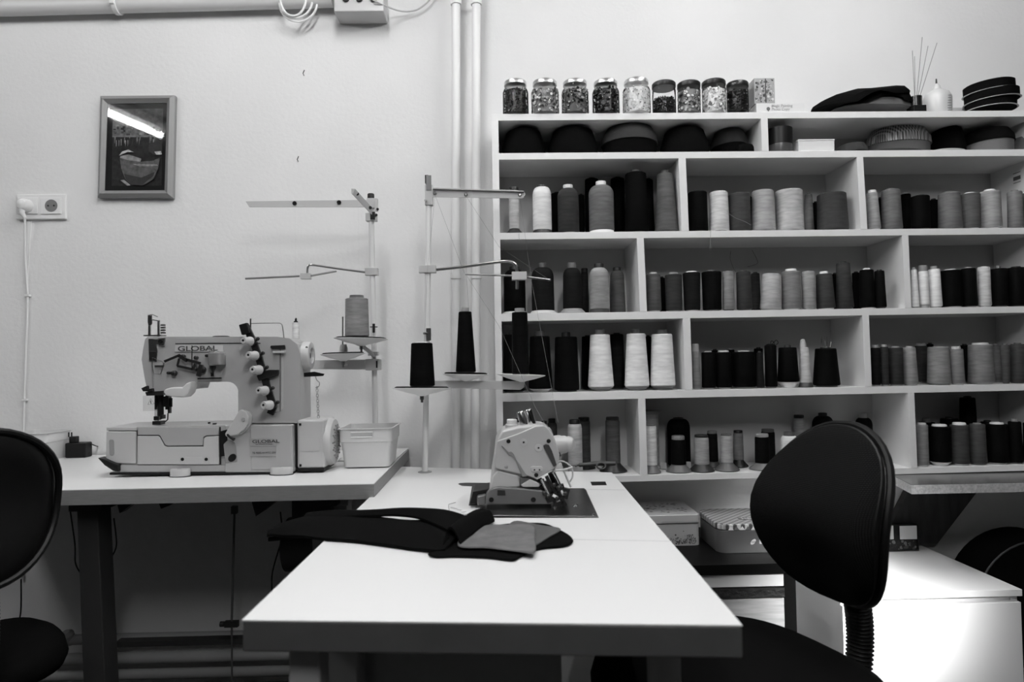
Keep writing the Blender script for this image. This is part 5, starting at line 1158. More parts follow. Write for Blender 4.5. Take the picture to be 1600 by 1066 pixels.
# ================================================================== THREAD STANDS
def saucer(t, c, r, tilt=0, m=M_plastic, pad=True, yt=0):
    """spool saucer: shallow dish with pad, centred at c (top rim height)"""
    Rm = Matrix.Rotation(tilt, 4, 'Y') @ Matrix.Rotation(yt, 4, 'X')
    a = MB(); a.lathe((0, 0, 0), [(r * .12, -.022), (r * .22, -.018), (r * .55, -.012), (r * .97, -.002), (r, 0), (r * .97, .0006), (r * .5, -.006)], n=44); bmesh.ops.transform(a.bm, matrix=Matrix.Translation(c) @ Rm, verts=a.bm.verts); o = a.build('saucer', m, t)
    if pad:
        a = MB(); a.lathe((0, 0, 0), [(r * .9, -.001), (r * .92, .002), (r * .85, .004), (r * .2, .004)], n=40); bmesh.ops.transform(a.bm, matrix=Matrix.Translation(c) @ Rm, verts=a.bm.verts); a.build('pad', M_felt, o)
    a = MB().cyl(Vector(c) + Vector((0, 0, -.032)), Vector(c) + Vector((0, 0, -.016)), .006).cyl(Vector(c) + Vector((0, 0, -.04)), Vector(c) + Vector((0, 0, -.03)), .0035).build('wing_nut', M_steel, t)
    return o
def cone_on(c, rb, rt, h, v, tipv, th, label, name='thread_cone'):
    t = thing(name, c, label, 'thread spool', 'thread cones on the stands')
    c = Vector(c); MB().lathe(c, [(rb * .9, .002), (rb, .003), (rt, h - .002), (rt * .9, h)], n=32).build('thread', thread_mat(alb(v)), t)
    MB().lathe(c, [(rt * .66, h - .002), (rt * .62, h + th), (rt * .5, h + th), (rt * .5, h)], n=24).build('tip', core_mat(tipv), t)
    MB().lathe(c, [(rb * .95, 0), (rb * .95, .0025)], n=24).build('foot', core_mat(.2), t)
    return t
# ---- stand 1 (behind left table machine)
Y1 = 2.10
t = thing('thread_stand', (P(589, 735, Y1).x, Y1, LZ), 'thread stand at the wall behind the left sewing machine', 'thread stand', 'thread stands')
S1 = t
top, bot = P(579.5, 308, Y1), P(588, 735, Y1); bot.z = LZ; top.y = bot.y = Y1
MB().cyl(bot, top, .0085, n=20).build('pole', mat('pole_white', .7, .35), t)
MB().lathe((top.x, Y1, P(580, 311, Y1).z), [(.0105, 0), (.0105, .014), (.009, .016)], n=20).build('cap', M_black, t)
MB().b2(P(571, 345, Y1 - .012), P(590, 335, Y1 + .012)).b2(P(573, 325, Y1 - .012), P(591, 312, Y1 + .010)).b2(P(585, 330, Y1 - .016), P(591, 314, Y1 - .01)).build('clamp', M_enamel2, t, bev=.001)
MB().b2(P(578.5, 343, Y1 - .014), P(586, 331, Y1 - .012)).cyl(P(590, 327, Y1 - .02), P(590, 327, Y1 + .0), .004).cyl(P(588, 336, Y1 - .02), P(588, 336, Y1 + .0), .004).build('clamp_screw', M_blackmetal, t)
def strip(t, pts, Y, y1, name, m, bev=.0006):
    w = [P(x, y, Y) for x, y in pts]; w = [Vector((p.x, Y, p.z)) for p in w]; return MB().prism(w, (0, y1 - Y, 0)).build(name, m, t, bev=bev)
MarmW = mat('arm_cream', .46, .4)
arm1 = strip(t, [(383.5, 314.5), (573, 312.2), (575, 323.8), (389.5, 323.5)], Y1 - .016, Y1 - .013, 'guide_arm', MarmW)
for x, y in ((460.5, 318), (530, 316.5)):
    c = P(x, y, Y1 - .016); MB().lathe((c.x, Y1 - .016, c.z), [(.0065, 0), (.0065, .003), (.0025, .003), (.0025, .001)], (0, -1, 0), 20).build('eyelet', M_black, arm1)
# short arm towards the camera: from clamp to upper left
A, B = P(580, 329, Y1 - .03), P(549, 296, Y1 - .16)
dd = (B - A); b = MB(); s0 = Vector((.0, 0, .012))
b.hexa([A - s0, A - s0 + Vector((.002, .003, 0)), B - s0 + Vector((.002, .003, 0)), B - s0, A + s0 * .8, A + s0 * .8 + Vector((.002, .003, 0)), B + s0 * .2 + Vector((.010, .003, 0)), B + s0 * .2])
arm2 = b.build('guide_arm', MarmW, t)
for k_ in (.12, .78):
    c = A + dd * k_; MB().lathe(c + Vector((.004, -.003, 0)), [(.005, 0), (.005, .003)], (.4, -1, 0), 14).build('eyelet', M_black, arm2)
# middle rods
zz = P(580, 425, Y1); MB().b2(P(570, 430, Y1 - .012), P(592, 420, Y1 + .012)).build('clamp', M_enamel2, t, bev=.001)
MB().tube(bez([P(570, 425.5, Y1 - .01), P(530, 420, Y1 - .05), P(496, 415, Y1 - .09), P(485, 413.8, Y1 - .1)], 5) + bez([P(482, 415, Y1 - .1), P(480.5, 420, Y1 - .1), P(480.5, 432, Y1 - .1)], 3), .0032, 8).build('bent_rod', M_steel, t)
MB().b2(P(469, 436, Y1 - .11), P(487, 428, Y1 - .09)).build('rod_clamp', M_enamel2, t, bev=.001)
MB().tube([P(383.5, 435.5, Y1 - .10), P(468, 431.5, Y1 - .10)], .003, 8).tube([P(486, 431, Y1 - .1), P(525, 424, Y1 - .02)], .003, 8).build('cross_rod', mat('rod_grey', .3, .35, metal=.7), t)
# beam and saucers
strip(t, [(486, 563), (595, 562), (595, 578), (486, 577)], Y1 - .03, Y1 - .012, 'beam', MarmW, .001)
MB().b2(P(571, 579, Y1 - .034), P(596, 561, Y1 + .012)).build('clamp', MarmW, t, bev=.001); MB().b2(P(587.5, 575, Y1 - .036), P(590, 564, Y1 - .033)).build('clamp_slot', M_black, t)
cA = P(564.5, 529, 1.99); cB = P(536, 553, 2.03)
MB().tube([cA + Vector((0, 0, -.02)), cA + Vector((.02, .03, -.04)), P(584, 556, Y1 - .01)], .006, 8).b2(P(575, 556, Y1 - .03), P(592, 550, Y1 - .01)).build('side_bracket', MarmW, t)
MB().cyl(cB + Vector((0, 0, -.03)), (cB.x, Y1 - .02, P(536, 570, Y1).z), .005).build('saucer_post', MarmW, t)
saucer(t, cA, 42 * 1.99 / F, R(2)); saucer(t, cB, 34.5 * 2.03 / F, R(-1))
MB().cyl(P(535.5, 550, 2.03), P(535.5, 495, 2.03), .0022).build('pin', M_steel, t)
MB().lathe(P(537, 550, 2.03), [(.012, 0), (.012, .010), (.009, .022), (.006, .022)], n=20).build('cone_holder', M_plastic, t)
cc = Vector((P(558, 526, 1.99).x, 1.99, cA.z + .005)); hgt = P(558, 466.5, 1.99).z - cc.z
cone_on(cc, 18.5 * 1.99 / F, 17.3 * 1.99 / F, hgt, .45, .3, .009, 'mid grey thread cone on the left thread stand')
MB().cyl(P(584, 520, Y1 - .014), P(584, 506, Y1 - .014), .004).cyl(P(578, 511, Y1 - .014), P(590, 511, Y1 - .014), .0015).build('pole_joint', M_blackmetal, t)
# ---- stand 2 (on the front table)
Z2 = H - .32
ft = PZ(664, 738, Z2); Y2 = ft.y
t = thing('thread_stand', ft, 'thread stand with three saucers at the far end of the front table', 'thread stand', 'thread stands'); S2 = t
ft2 = P(664, 738, Y2); top = P(670.5, 290, Y2); top.y = Y2; ft2.z = Z2
MB().cyl(ft2, top, .0085, n=20).build('pole', mat('pole_white', .7, .35), t)
MB().lathe((ft2.x, Y2, Z2), [(.020, 0), (.020, .0015), (.016, .003), (.011, .003)], n=28).build('flange', M_grey, t)
MB().b2(P(664, 320, Y2 - .012), P(677, 292, Y2 + .012)).cyl(P(665, 313, Y2 - .02), P(665, 313, Y2 + .01), .004).build('clamp', M_enamel2, t, bev=.001)
MB().b2(P(666, 297, Y2 - .014), P(674, 275, Y2 - .006)).build('clamp_lever', M_steel, t); MB().b2(P(664, 286, Y2 - .012), P(670, 276, Y2 + .006)).build('cap', M_black, t)
arm = strip(t, [(676, 293.5), (800, 297), (818, 298.5), (821, 303), (818, 309.5), (812, 310.5), (760, 309), (676, 308)], Y2 - .016, Y2 - .013, 'guide_arm', MarmW)
strip(t, [(676, 293), (818, 298), (819, 299.6), (676, 295)], Y2 - .024, Y2 - .013, 'arm_flange', MarmW, .0004)
for x, y in ((679.5, 302), (728, 304), (812.5, 304.5)):
    c = P(x, y, Y2 - .016); MB().lathe((c.x, Y2 - .016, c.z), [(.0055, 0), (.0055, .002), (.003, .004)], (0, -1, 0), 16).build('eyelet', M_steel, arm)
MB().b2(P(654, 426, Y2 - .014), P(682, 416, Y2 + .012)).build('clamp', M_enamel2, t, bev=.001)
MB().tube(bez([P(682, 421.5, Y2 - .01), P(730, 416, Y2 - .03), P(775, 410, Y2 - .05), P(792, 408.5, Y2 - .055), P(802, 411, Y2 - .055), P(807.5, 420, Y2 - .055), P(808, 452, Y2 - .055)], 8), .0045, 10).build('bent_rod', M_steel, t)
MB().b2(P(800, 437, Y2 - .07), P(822.5, 426, Y2 - .045)).build('rod_clamp', M_enamel2, t, bev=.001)
MB().tube([P(727, 428.5, Y2 - .06), P(800, 431, Y2 - .06)], .0028, 8).tube([P(822, 433, Y2 - .06), P(860, 437.5, Y2 - .10)], .0035, 8).build('cross_rod', M_steel, t)
strip(t, [(676, 595), (815, 596), (819.5, 598), (819.5, 605), (813, 609.5), (676, 606)], Y2 - .03, Y2 - .012, 'beam', MarmW, .001)
MB().b2(P(655, 609, Y2 - .03), P(680, 594, Y2 + .012)).build('clamp', MarmW, t, bev=.001)
MB().b2(P(666, 532, Y2 - .013), P(673.5, 513, Y2 - .008)).cyl(P(662, 521, Y2 - .018), P(668, 521, Y2 - .01), .0035).build('pole_joint', M_steel, t)
YF = Y2 - .10
c1_, c2_, c3_ = P(659, 606.5, YF), P(728, 584.5, Y2 - .02), P(814, 585.5, Y2 - .02)
MB().tube([c1_ + Vector((0, 0, -.02)), c1_ + Vector((.002, .05, -.02)), P(668, 602, Y2 - .02)], .006, 8).build('side_bracket', MarmW, t)
saucer(t, c1_, 45.5 * YF / F, R(1), yt=R(-2)); saucer(t, c2_, 36.5 * (Y2 - .02) / F, R(2)); saucer(t, c3_, 38.5 * (Y2 - .02) / F, R(3), pad=False)
k1 = Vector((P(660, 606, YF).x, YF, c1_.z + .0045)); cone_on(k1, 19.5 * YF / F, 16.5 * YF / F, P(662, 536, YF).z - k1.z, .05, .85, .003, 'stout black thread cone on the nearest saucer of right stand')
k2 = Vector((P(728, 584, Y2 - .02).x, Y2 - .02, c2_.z + .0045)); cone_on(k2, 15.5 * Y2 / F, 10 * Y2 / F, P(732, 488, Y2).z - k2.z, .04, .5, .012, 'slim black thread cone on the middle saucer of right stand')
k3 = Vector((P(813.5, 583, Y2 - .02).x, Y2 - .02, c3_.z + .001)); cone_on(k3, 13.5 * Y2 / F, 12 * Y2 / F, P(813, 489, Y2).z - k3.z, .03, .5, .012, 'slim black thread cone on the right saucer by the shelves')
# threads
MTl = mat('thread_line', .16, .6)
th_list = [
 ([P(663, 534, YF), P(668, 420, Y2 - .02), P(679.5, 308, Y2 - .018)], 'dark thread running up the right stand pole from the stout cone'),
 ([P(732, 482, Y2 - .02), P(729, 430, Y2 - .05), P(728, 306, Y2 - .02)], 'thread rising from the slim middle cone to the guide arm'),
 ([P(679.5, 304, Y2 - .02), P(726, 428, Y2 - .06)], 'thread slanting from the left eyelet to the cross rod'),
 ([P(728, 306, Y2 - .02), P(780, 386, Y2 - .04), P(858, 437, Y2 - .10)], 'thread slanting right from the middle eyelet past the shelf edge'),
 ([P(728, 429, Y2 - .06), P(780, 510, Y2 - .2), P(838, 640, 1.62), P(868, 690, 1.56)], 'thread descending from the cross rod to the small machine'),
 ([P(812, 305, Y2 - .02), P(830, 437, Y2 - .06), P(872, 660, 1.58)], 'thread from the arm tip down to the small machine'),
 ([P(461, 319, Y1 - .018), P(461.5, 432, Y1 - .1), P(462.5, 500, MY + .16)], 'fine thread from the left stand arm down to the slim white spool'),
 ([P(427, 434, Y1 - .10), P(420, 480, 1.95), P(392, 500, MY + .02)], 'fine thread from the left cross rod to the machine guides'),
 ([P(560, 320, Y1 - .02), P(561, 390, Y1 - .05), P(559, 462, 1.99)], 'fine thread from the left stand arm to the grey cone')]
for i, (pts, lab) in enumerate(th_list):
    tag(MB().tube(pts, .00032 if i < 6 else .0002, 5).build('thread_line', MTl if i < 6 else mat('thread_pale', .5, .6)), lab, 'thread')

# ================================================================== FRONT TABLE
A, B, Cc, Dd = PZ(378, 969, Z2), PZ(1160, 977, Z2), PZ(956, 738.5, Z2), PZ(627, 729.5, Z2)
Cc.y = min(Cc.y, FY - .004); 
FT = thing('sewing_table', ((A.x + B.x) / 2, (A.y + Cc.y) / 2, -.02), 'white topped sewing table in the foreground', 'table')
th = .040
v = Vector((0, 0, 1))
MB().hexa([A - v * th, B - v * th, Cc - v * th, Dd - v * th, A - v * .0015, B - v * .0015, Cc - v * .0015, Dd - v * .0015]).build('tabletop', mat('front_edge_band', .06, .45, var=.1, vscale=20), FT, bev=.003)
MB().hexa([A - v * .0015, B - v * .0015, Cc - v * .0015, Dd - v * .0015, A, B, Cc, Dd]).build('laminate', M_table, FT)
def line(a, b, w=.0012, z=.0002, name='seam', m=M_seam):
    a, b = PZ(*a, Z2), PZ(*b, Z2); d = (b - a).normalized(); n_ = Vector((-d.y, d.x, 0)) * w / 2
    return MB().prism([a + n_, b + n_, b - n_, a - n_], (0, 0, z)).build(name, m, FT)
M_sm2 = mat('seam_mid', .3, .6)
line((918, 765), (976, 766), m=M_sm2); line((888, 843), (1046, 846), m=M_sm2, w=.001); 
def tpoly(pts, name, m, z0=.0001, z1=.0006, parent=None, bev=0):
    w = [PZ(x, y, Z2) for x, y in pts]; w = [p + v * z0 for p in w]; return MB().prism(w, (0, 0, z1 - z0)).build(name, m, parent or FT, bev=bev)
def m3(X, Y): return (700 + X / 5.077, 620 + Y / 5.077)
tpoly([m3(1130, 677), m3(1248, 675), m3(1260, 703), m3(1142, 705)], 'cover_plate', M_black)
tpoly([m3(80, 694), m3(95, 687), m3(150, 684), m3(330, 686), m3(330, 700), m3(320, 860), m3(165, 865), m3(190, 712), m3(110, 708)], 'cutout', mat('cutout_dark', .03, .7))
# legs and frame under the front table
M_fleg = mat('front_leg_paint', .40, .4)
for x0, x1, y0, d in ((450, 500, A.y + .03, .05), (510, 560, A.y + .16, .05)):
    a, b = P(x0, 1045, y0), P(x1, 1045, y0); MB().b2((a.x, y0, -.02), (b.x, y0 + d, Z2 - th)).build('leg', M_fleg, FT, bev=.004)
a = P(1040, 1045, A.y + .04); MB().lathe((a.x, A.y + .05, -.02), [(.022, 0), (.022, Z2 - th + .02)], n=24).build('leg', M_fleg, FT)
MB().b2((P(470, 1040, A.y + .05).x, A.y + .05, Z2 - th - .015), (a.x, A.y + .09, Z2 - th)).build('crossbar', M_darksteel, FT)
c = P(770, 1060, A.y + .25); ct = thing('control_motor', (c.x, A.y + .3, c.z - .1), 'grey motor housing hanging under the front table', 'motor')
MB().b2((P(560, 1050, A.y + .2).x, A.y + .2, .45), (P(880, 1050, A.y + .2).x, A.y + .42, Z2 - th)).build('motor_housing', M_grey, ct, bev=.03, seg=4)

# metal bed plate
pl = thing('bed_plate', (PZ(840, 790, Z2).x, PZ(840, 790, Z2).y, Z2), 'polished steel bed plate set into the front table', 'plate')
q = [PZ(*m3(235, 955), Z2), PZ(*m3(1186, 962), Z2), PZ(*m3(1083, 738), Z2), PZ(*m3(320, 738), Z2)]
g_ = MB().prism([p + v * .0002 for p in [PZ(*m3(226, 962), Z2), PZ(*m3(1196, 962), Z2), PZ(*m3(1092, 736), Z2), PZ(*m3(310, 736), Z2)]], (0, 0, .0004)).build('rim_gap', M_black, pl)
MB().prism([p + v * .0007 for p in q], (0, 0, .003)).build('plate', mat('plate_steel', .22, .22, metal=1.0, bump=(60, .2, .001), stretch=(1, 14, 1)), pl, bev=.001)
for k_ in ((870, 880), (1020, 870), (1150, 950), (270, 945), (1000, 880), (850, 890)):
    c = PZ(*m3(*k_), Z2) + v * .0038; MB().lathe(c, [(.004, 0), (.0035, .0016), (.001, .002)], n=12).build('screw', M_chrome, pl)

# ---- small overlock machine
OY = 1.48
oc = P(820, 785, OY)
OM = thing('overlock_machine', (oc.x, OY + .05, Z2), 'small white overlock sewing machine on the front table', 'sewing machine')
def oplate(pts, y0, y1, m, name, parent=OM, bev=.003, seg=2, skew=0, sx=0):
    w = [P(*m3(x, y), OY) for x, y in pts]; w = [Vector((p.x, y0, p.z)) for p in w]; return MB().prism(w, (sx, y1 - y0, skew)).build(name, m, parent, bev=bev, seg=seg)
M_ov = mat('overlock_enamel', .48, .3, coat=.2)
face = [(390, 352), (560, 292), (690, 236), (760, 228), (800, 262), (838, 330), (884, 478), (862, 560), (702, 656), (652, 636), (372, 570), (366, 520)]
oplate([(x + 2, y) for x, y in face], OY + .0, OY + .008, mat('overlock_face', .42, .28, coat=.3), 'face_cover', bev=.0025)
bodyp = [(380, 350), (430, 272), (560, 240), (690, 226), (775, 232), (812, 268), (848, 330), (890, 480), (870, 560), (700, 640), (600, 630), (560, 715), (330, 740), (345, 600), (362, 500)]
oplate(bodyp, OY + .008, OY + .11, M_ov, 'body', bev=.006, seg=3)
oplate([(395, 585), (560, 628), (575, 720), (330, 745), (350, 640)], OY + .003, OY + .05, M_ov, 'neck', bev=.004)
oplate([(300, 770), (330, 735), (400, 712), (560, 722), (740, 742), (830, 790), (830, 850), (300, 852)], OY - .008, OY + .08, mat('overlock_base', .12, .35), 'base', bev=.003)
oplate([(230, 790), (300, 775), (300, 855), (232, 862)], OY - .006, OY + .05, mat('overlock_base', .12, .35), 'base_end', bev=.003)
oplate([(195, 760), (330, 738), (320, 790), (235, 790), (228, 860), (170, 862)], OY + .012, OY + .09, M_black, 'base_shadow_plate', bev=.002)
for (x, y, r_) in ((344, 812, .0058), (676, 812, .0058)):
    c = P(*m3(x, y), OY); MB().lathe((c.x, OY - .007, c.z), [(r_, 0), (r_ * .9, .002)], (0, -1, 0), 18).build('bolt', M_black, OM)
oplate([(392, 732), (452, 738), (456, 778), (392, 778)], OY - .0095, OY - .006, M_blackmetal, 'latch', bev=.0008)
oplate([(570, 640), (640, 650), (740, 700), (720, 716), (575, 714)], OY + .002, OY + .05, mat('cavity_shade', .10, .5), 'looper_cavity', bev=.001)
oplate([(580, 700), (650, 655), (725, 690), (722, 716), (590, 716)], OY - .002, OY + .006, M_lightgrey, 'looper_plate', bev=.001)
for (x, y, r_, m_) in ((480, 354, .0046, M_black), (798, 352, .0046, M_black), (700, 622, .0046, M_black), (461, 557, .004, M_grey)):
    c = P(*m3(x, y), OY); MB().lathe((c.x, OY + .001, c.z), [(r_, 0), (r_, .002), (r_ * .6, .003)], (0, -1, 0), 16).build('screw', m_, OM)
for (x, y, r_) in ((600, 362, .0078), (718, 406, .0085)):
    c = P(*m3(x, y), OY); MB().lathe((c.x, OY + .001, c.z), [(r_, 0), (r_ * .93, .0022), (.0026, .0022), (.0026, .001)], (0, -1, 0), 22).build('boss', M_ov, OM)
    MB().lathe((c.x, OY - .0014, c.z), [(.0022, 0), (.0018, .0006)], (0, -1, 0), 10).build('screw', M_black, OM)
oplate([(655, 560), (670, 550), (740, 552), (752, 565), (750, 592), (662, 596)], OY - .0025, OY + .001, M_ov, 'boss_plate', bev=.0008)
for x in (686, 726):
    c = P(*m3(x, 579), OY); MB().lathe((c.x, OY - .0026, c.z), [(.0018, 0), (.0015, .0006)], (0, -1, 0), 10).build('screw', M_black, OM)
oplate([(425, 388), (432, 388), (480, 436), (500, 432), (520, 450), (545, 500), (585, 560), (628, 630), (590, 636), (540, 510), (512, 470), (486, 468), (470, 445)], OY - .003, OY + .001, mat('lever_grey', .22, .35), 'long_lever', bev=.0008)
oplate([(756, 385), (775, 374), (800, 380), (825, 430), (862, 540), (838, 555), (800, 480), (762, 410)], OY - .005, OY + .001, mat('lever_dark', .035, .35), 'dark_lever', bev=.001)
# right hand thin plates
oplate([(812, 262), (826, 270), (892, 470), (880, 500), (840, 330)], OY + .02, OY + .07, M_lightgrey, 'side_trim', bev=.001)
oplate([(828, 310), (840, 305), (905, 480), (895, 500)], OY + .03, OY + .06, M_blackmetal, 'side_strip', bev=0)
# tension knob / handwheel on the right
a, b = P(*m3(850, 385), OY + .05), P(*m3(1000, 372), OY + .03)
MB().lathe(a, [(.016, -.004), (.0215, 0), (.0215, .012), (.0195, .016), (.0195, .024), (.0170, .028), (.0170, .034), (.0150, .040), (.009, (b - a).length)], b - a, 30).build('handwheel', M_enamel2, OM)
MB().lathe(a, [(.0205, -.010), (.0205, -.006), (.015, -.005), (.0205, -.003), (.0205, .0)], b - a, 26).build('tension_discs', M_blackmetal, OM)
# top: chrome posts and caps
def oc_cyl(x0, y0, x1, y1, r, m, name, y=OY + .05, n=20):
    a, b = P(*m3(x0, y0), y), P(*m3(x1, y1), y); MB().lathe(a, [(r * .95, 0), (r, .002), (r, (b - a).length - .002), (r * .85, (b - a).length)], b - a, n).build(name, m, OM)
oc_cyl(610, 245, 572, 118, .0088, mat('satin_metal', .5, .22, metal=1.0), 'tension_post', y=OY + .04)
oc_cyl(672, 232, 636, 100, .0088, M_chrome, 'tension_post', y=OY + .055)
oc_cyl(688, 230, 656, 100, .003, M_black, 'post_rod', y=OY + .04)
oc_cyl(510, 268, 508, 215, .0155, M_enamel2, 'oil_filler', y=OY + .05); oc_cyl(508, 222, 506, 178, .0115, mat('clear_cap', .7, .2), 'filler_cap', y=OY + .05)
oc_cyl(534, 200, 534, 168, .006, M_black, 'post_cap', y=OY + .08)
oplate([(575, 260), (600, 238), (645, 228), (660, 235), (640, 245), (590, 268)], OY + .015, OY + .05, M_enamel2, 'post_base', bev=.002)
# needle / presser mechanism
nm_ = MB()
def ocy(x0, y0, x1, y1, r, y=OY + .02, y1_=None): nm_.cyl(P(*m3(x0, y0), y), P(*m3(x1, y1), y if y1_ is None else y1_), r, n=12)
def obx(x, y, w, h, ang, yy=OY + .01, d=.014):
    c = P(*m3(x, y), yy); nm_.box(c, (w, d, h), Matrix.Rotation(R(ang), 3, 'Y'))
ocy(725, 650, 790, 790, .0055); ocy(815, 600, 880, 760, .007, y=OY + .03); ocy(780, 630, 850, 770, .004, y=OY + .0)
obx(780, 770, .022, .012, 20); obx(820, 800, .026, .014, -25, OY - .002); obx(855, 820, .030, .012, 30, OY + .0); obx(870, 850, .016, .016, 10, OY - .006); obx(900, 740, .014, .024, -12, OY + .03); obx(935, 765, .012, .022, 15, OY + .03); obx(760, 740, .014, .02, -25, OY + .015)
obx(890, 790, .018, .01, 60, OY + .01); obx(845, 765, .012, .014, 10, OY + .02); obx(910, 830, .01, .02, -30, OY + .0); obx(800, 720, .010, .030, -25, OY + .01)
for (x, y, r_) in ((865, 805, .005), (930, 768, .005), (790, 790, .004), (880, 725, .006), (840, 700, .005), (765, 765, .005)):
    c = P(*m3(x, y), OY - .01); nm_.lathe(c, [(r_, 0), (r_, .006), (r_ * .5, .008)], (0, -1, 0), 10)
nm_.build('presser_mechanism', M_blackmetal, OM)
nm_ = MB(); ocy(745, 655, 800, 775, .004, y=OY - .004); ocy(835, 600, 895, 720, .004, y=OY + .01); obx(850, 790, .012, .006, 30, OY - .014, .003); obx(872, 825, .008, .005, -20, OY - .012, .003); obx(905, 755, .005, .016, -10, OY + .02, .003)
nm_.build('presser_bars', M_chrome, OM)
# wire levers on the right
MB().tube(bez([P(*m3(860, 520), OY + .02), P(*m3(905, 512), OY + .02), P(*m3(960, 540), OY + .02), P(*m3(985, 580), OY + .02), P(*m3(985, 640), OY + .02), P(*m3(955, 690), OY + .02)], 6), .0018, 8).build('looper_wire', M_lightgrey, OM)
MB().tube([P(*m3(858, 560), OY + .01), P(*m3(920, 590), OY + .01), P(*m3(975, 718), OY + .01)], .0022, 8).tube([P(*m3(850, 585), OY + .0), P(*m3(920, 580), OY), P(*m3(990, 560), OY)], .0022, 8).build('guide_lever', M_lightgrey, OM)
oplate([(846, 545), (900, 530), (915, 570), (850, 600)], OY + .002, OY + .02, M_lightgrey, 'lever_block', bev=.001)

# ---- scissors on the bottom shelf
zs = Z2 + .0005
sc_t = thing('snips', (P(930, 735, 2.0).x, 2.0, zs), 'dark grey handled thread scissors at the far right corner of the front table', 'scissors')
def spz(X, Y): p = P(*((860 + X / 3.808), (600 + Y / 3.808)), 2.0); return p
M_hd = mat('scissor_grip', .055, .5)
zc_ = zs + .006
def sx(X): return spz(X, 500).x
g_ = MB(); 
g_.tube(bez([(sx(150), 2.002, zc_), (sx(175), 2.008, zc_ + .002), (sx(230), 2.004, zc_ + .004), (sx(300), 2.002, zc_ + .006), (sx(388), 2.0, zc_ + .006)], 5), [.003] * 5 + [.006] * 5 + [.007] * 5 + [.0065] * 6, 10)
g_.tube([(sx(300) + .013 * math.cos(a), 1.99 + .003 * math.sin(a), zc_ + .001 + .0085 * math.sin(a)) for a in [2 * PI * k / 18 for k in range(18)]], .0028, 8, closed=True)
g_.build('handle', M_hd, sc_t); MB().prism([(sx(100), 2.0, zc_), (sx(160), 1.996, zc_), (sx(160), 2.002, zc_ + .003)], (0, 0, .001)).build('blade', M_steel, sc_t)

# ---- fabric on the table
def m6(X, Y): return (400 + X / 2.909, 700 + Y / 2.909)
def cloth_flat(pts, z0, thk, m, name, parent=None, amp=.002, origin=None):
    w = [PZ(*m6(x, y), Z2) for x, y in pts]; w = bez(w + [w[0]], 5)[:-1]
    n_ = len(w); b = MB(); cx = sum((p for p in w), Vector()) / n_
    rings = []
    for (s, z) in ((.97, 0), (1.0, thk * .4), (.985, thk), (.7, thk), (.35, thk), (.04, thk)):
        rings.append([Vector((cx.x + (p.x - cx.x) * s, cx.y + (p.y - cx.y) * s, Z2 + z0 + z + amp * (s < .99) * (z > thk * .5) * (1 + math.sin(p.x * 60 + s * 5) * math.cos(p.y * 40)) * .5)) for p in w])
    b.loft(rings); return b.build(name, m, parent, origin=None if parent else (cx.x, cx.y, Z2 + z0))
blob = [(780, 490), (850, 470), (950, 390), (1080, 365), (1180, 352), (1300, 352), (1380, 380), (1435, 415), (1438, 438), (1400, 456), (1290, 468), (1210, 500), (1165, 520), (1050, 508), (900, 503), (810, 505)]
tag(cloth_flat(blob, .0003, .004, M_felt, 'cloth_piece', amp=.001), 'black rounded cloth piece lying under the grey leather scrap', 'cloth')
tag(cloth_flat([(1140, 372), (1185, 348), (1290, 368), (1385, 385), (1330, 425), (1260, 468), (1235, 470), (1200, 420)], .0058, .0015, mat('scrap_dark', .07, .8, bump=(90, .5, .001)), 'leather_scrap', amp=.001), 'darker grey leather scrap on the black cloth, behind the pale one', 'leather')
tag(cloth_flat([(925, 430), (985, 405), (1050, 378), (1130, 376), (1255, 380), (1268, 440), (1268, 505), (1200, 500), (1050, 482), (925, 476)], .0085, .002, M_leather, 'leather_scrap', amp=.002), 'grey leather scrap with straight edges on top of the black cloth', 'leather')
# folded garment: lower layer + arched strip
G = thing('garment', PZ(600, 845, Z2), 'black folded garment piece with raised edge lying on the front table', 'garment')
def ribbon(ctl, name, m, parent, thk=.004, n=6, ripple=.0):
    """ctl: list of (near pixel, near lift, far pixel, far lift) — a strip of cloth between two rails"""
    near = bez([PZ(*m6(*c[0]), Z2) + v * c[1] for c in ctl], n); far = bez([PZ(*m6(*c[2]), Z2) + v * c[3] for c in ctl], n)
    b = MB(); K = 7; rows = []
    for i, (a_, f_) in enumerate(zip(near, far)):
        up_, lo_ = [], []
        for k in range(K + 1):
            s = k / K; p = a_.lerp(f_, s); bulge = math.sin(PI * s) * .004 + ripple * math.sin(i * .9 + k * 1.3)
            up_.append(p + v * (thk + bulge)); lo_.append(p + v * bulge)
        rows.append(up_ + lo_[::-1])
    b.loft(rows); return b.build(name, m, parent)
ribbon([((50, 416), .004, (52, 409), .006), ((140, 412), .002, (130, 372), .010), ((300, 425), .002, (330, 318), .008), ((480, 440), .002, (520, 330), .004), ((640, 462), .002, (700, 345), .003), ((780, 480), .002, (850, 350), .003), ((860, 482), .003, (940, 400), .006)], 'lower_layer', M_cloth, G, .005, ripple=.0006)
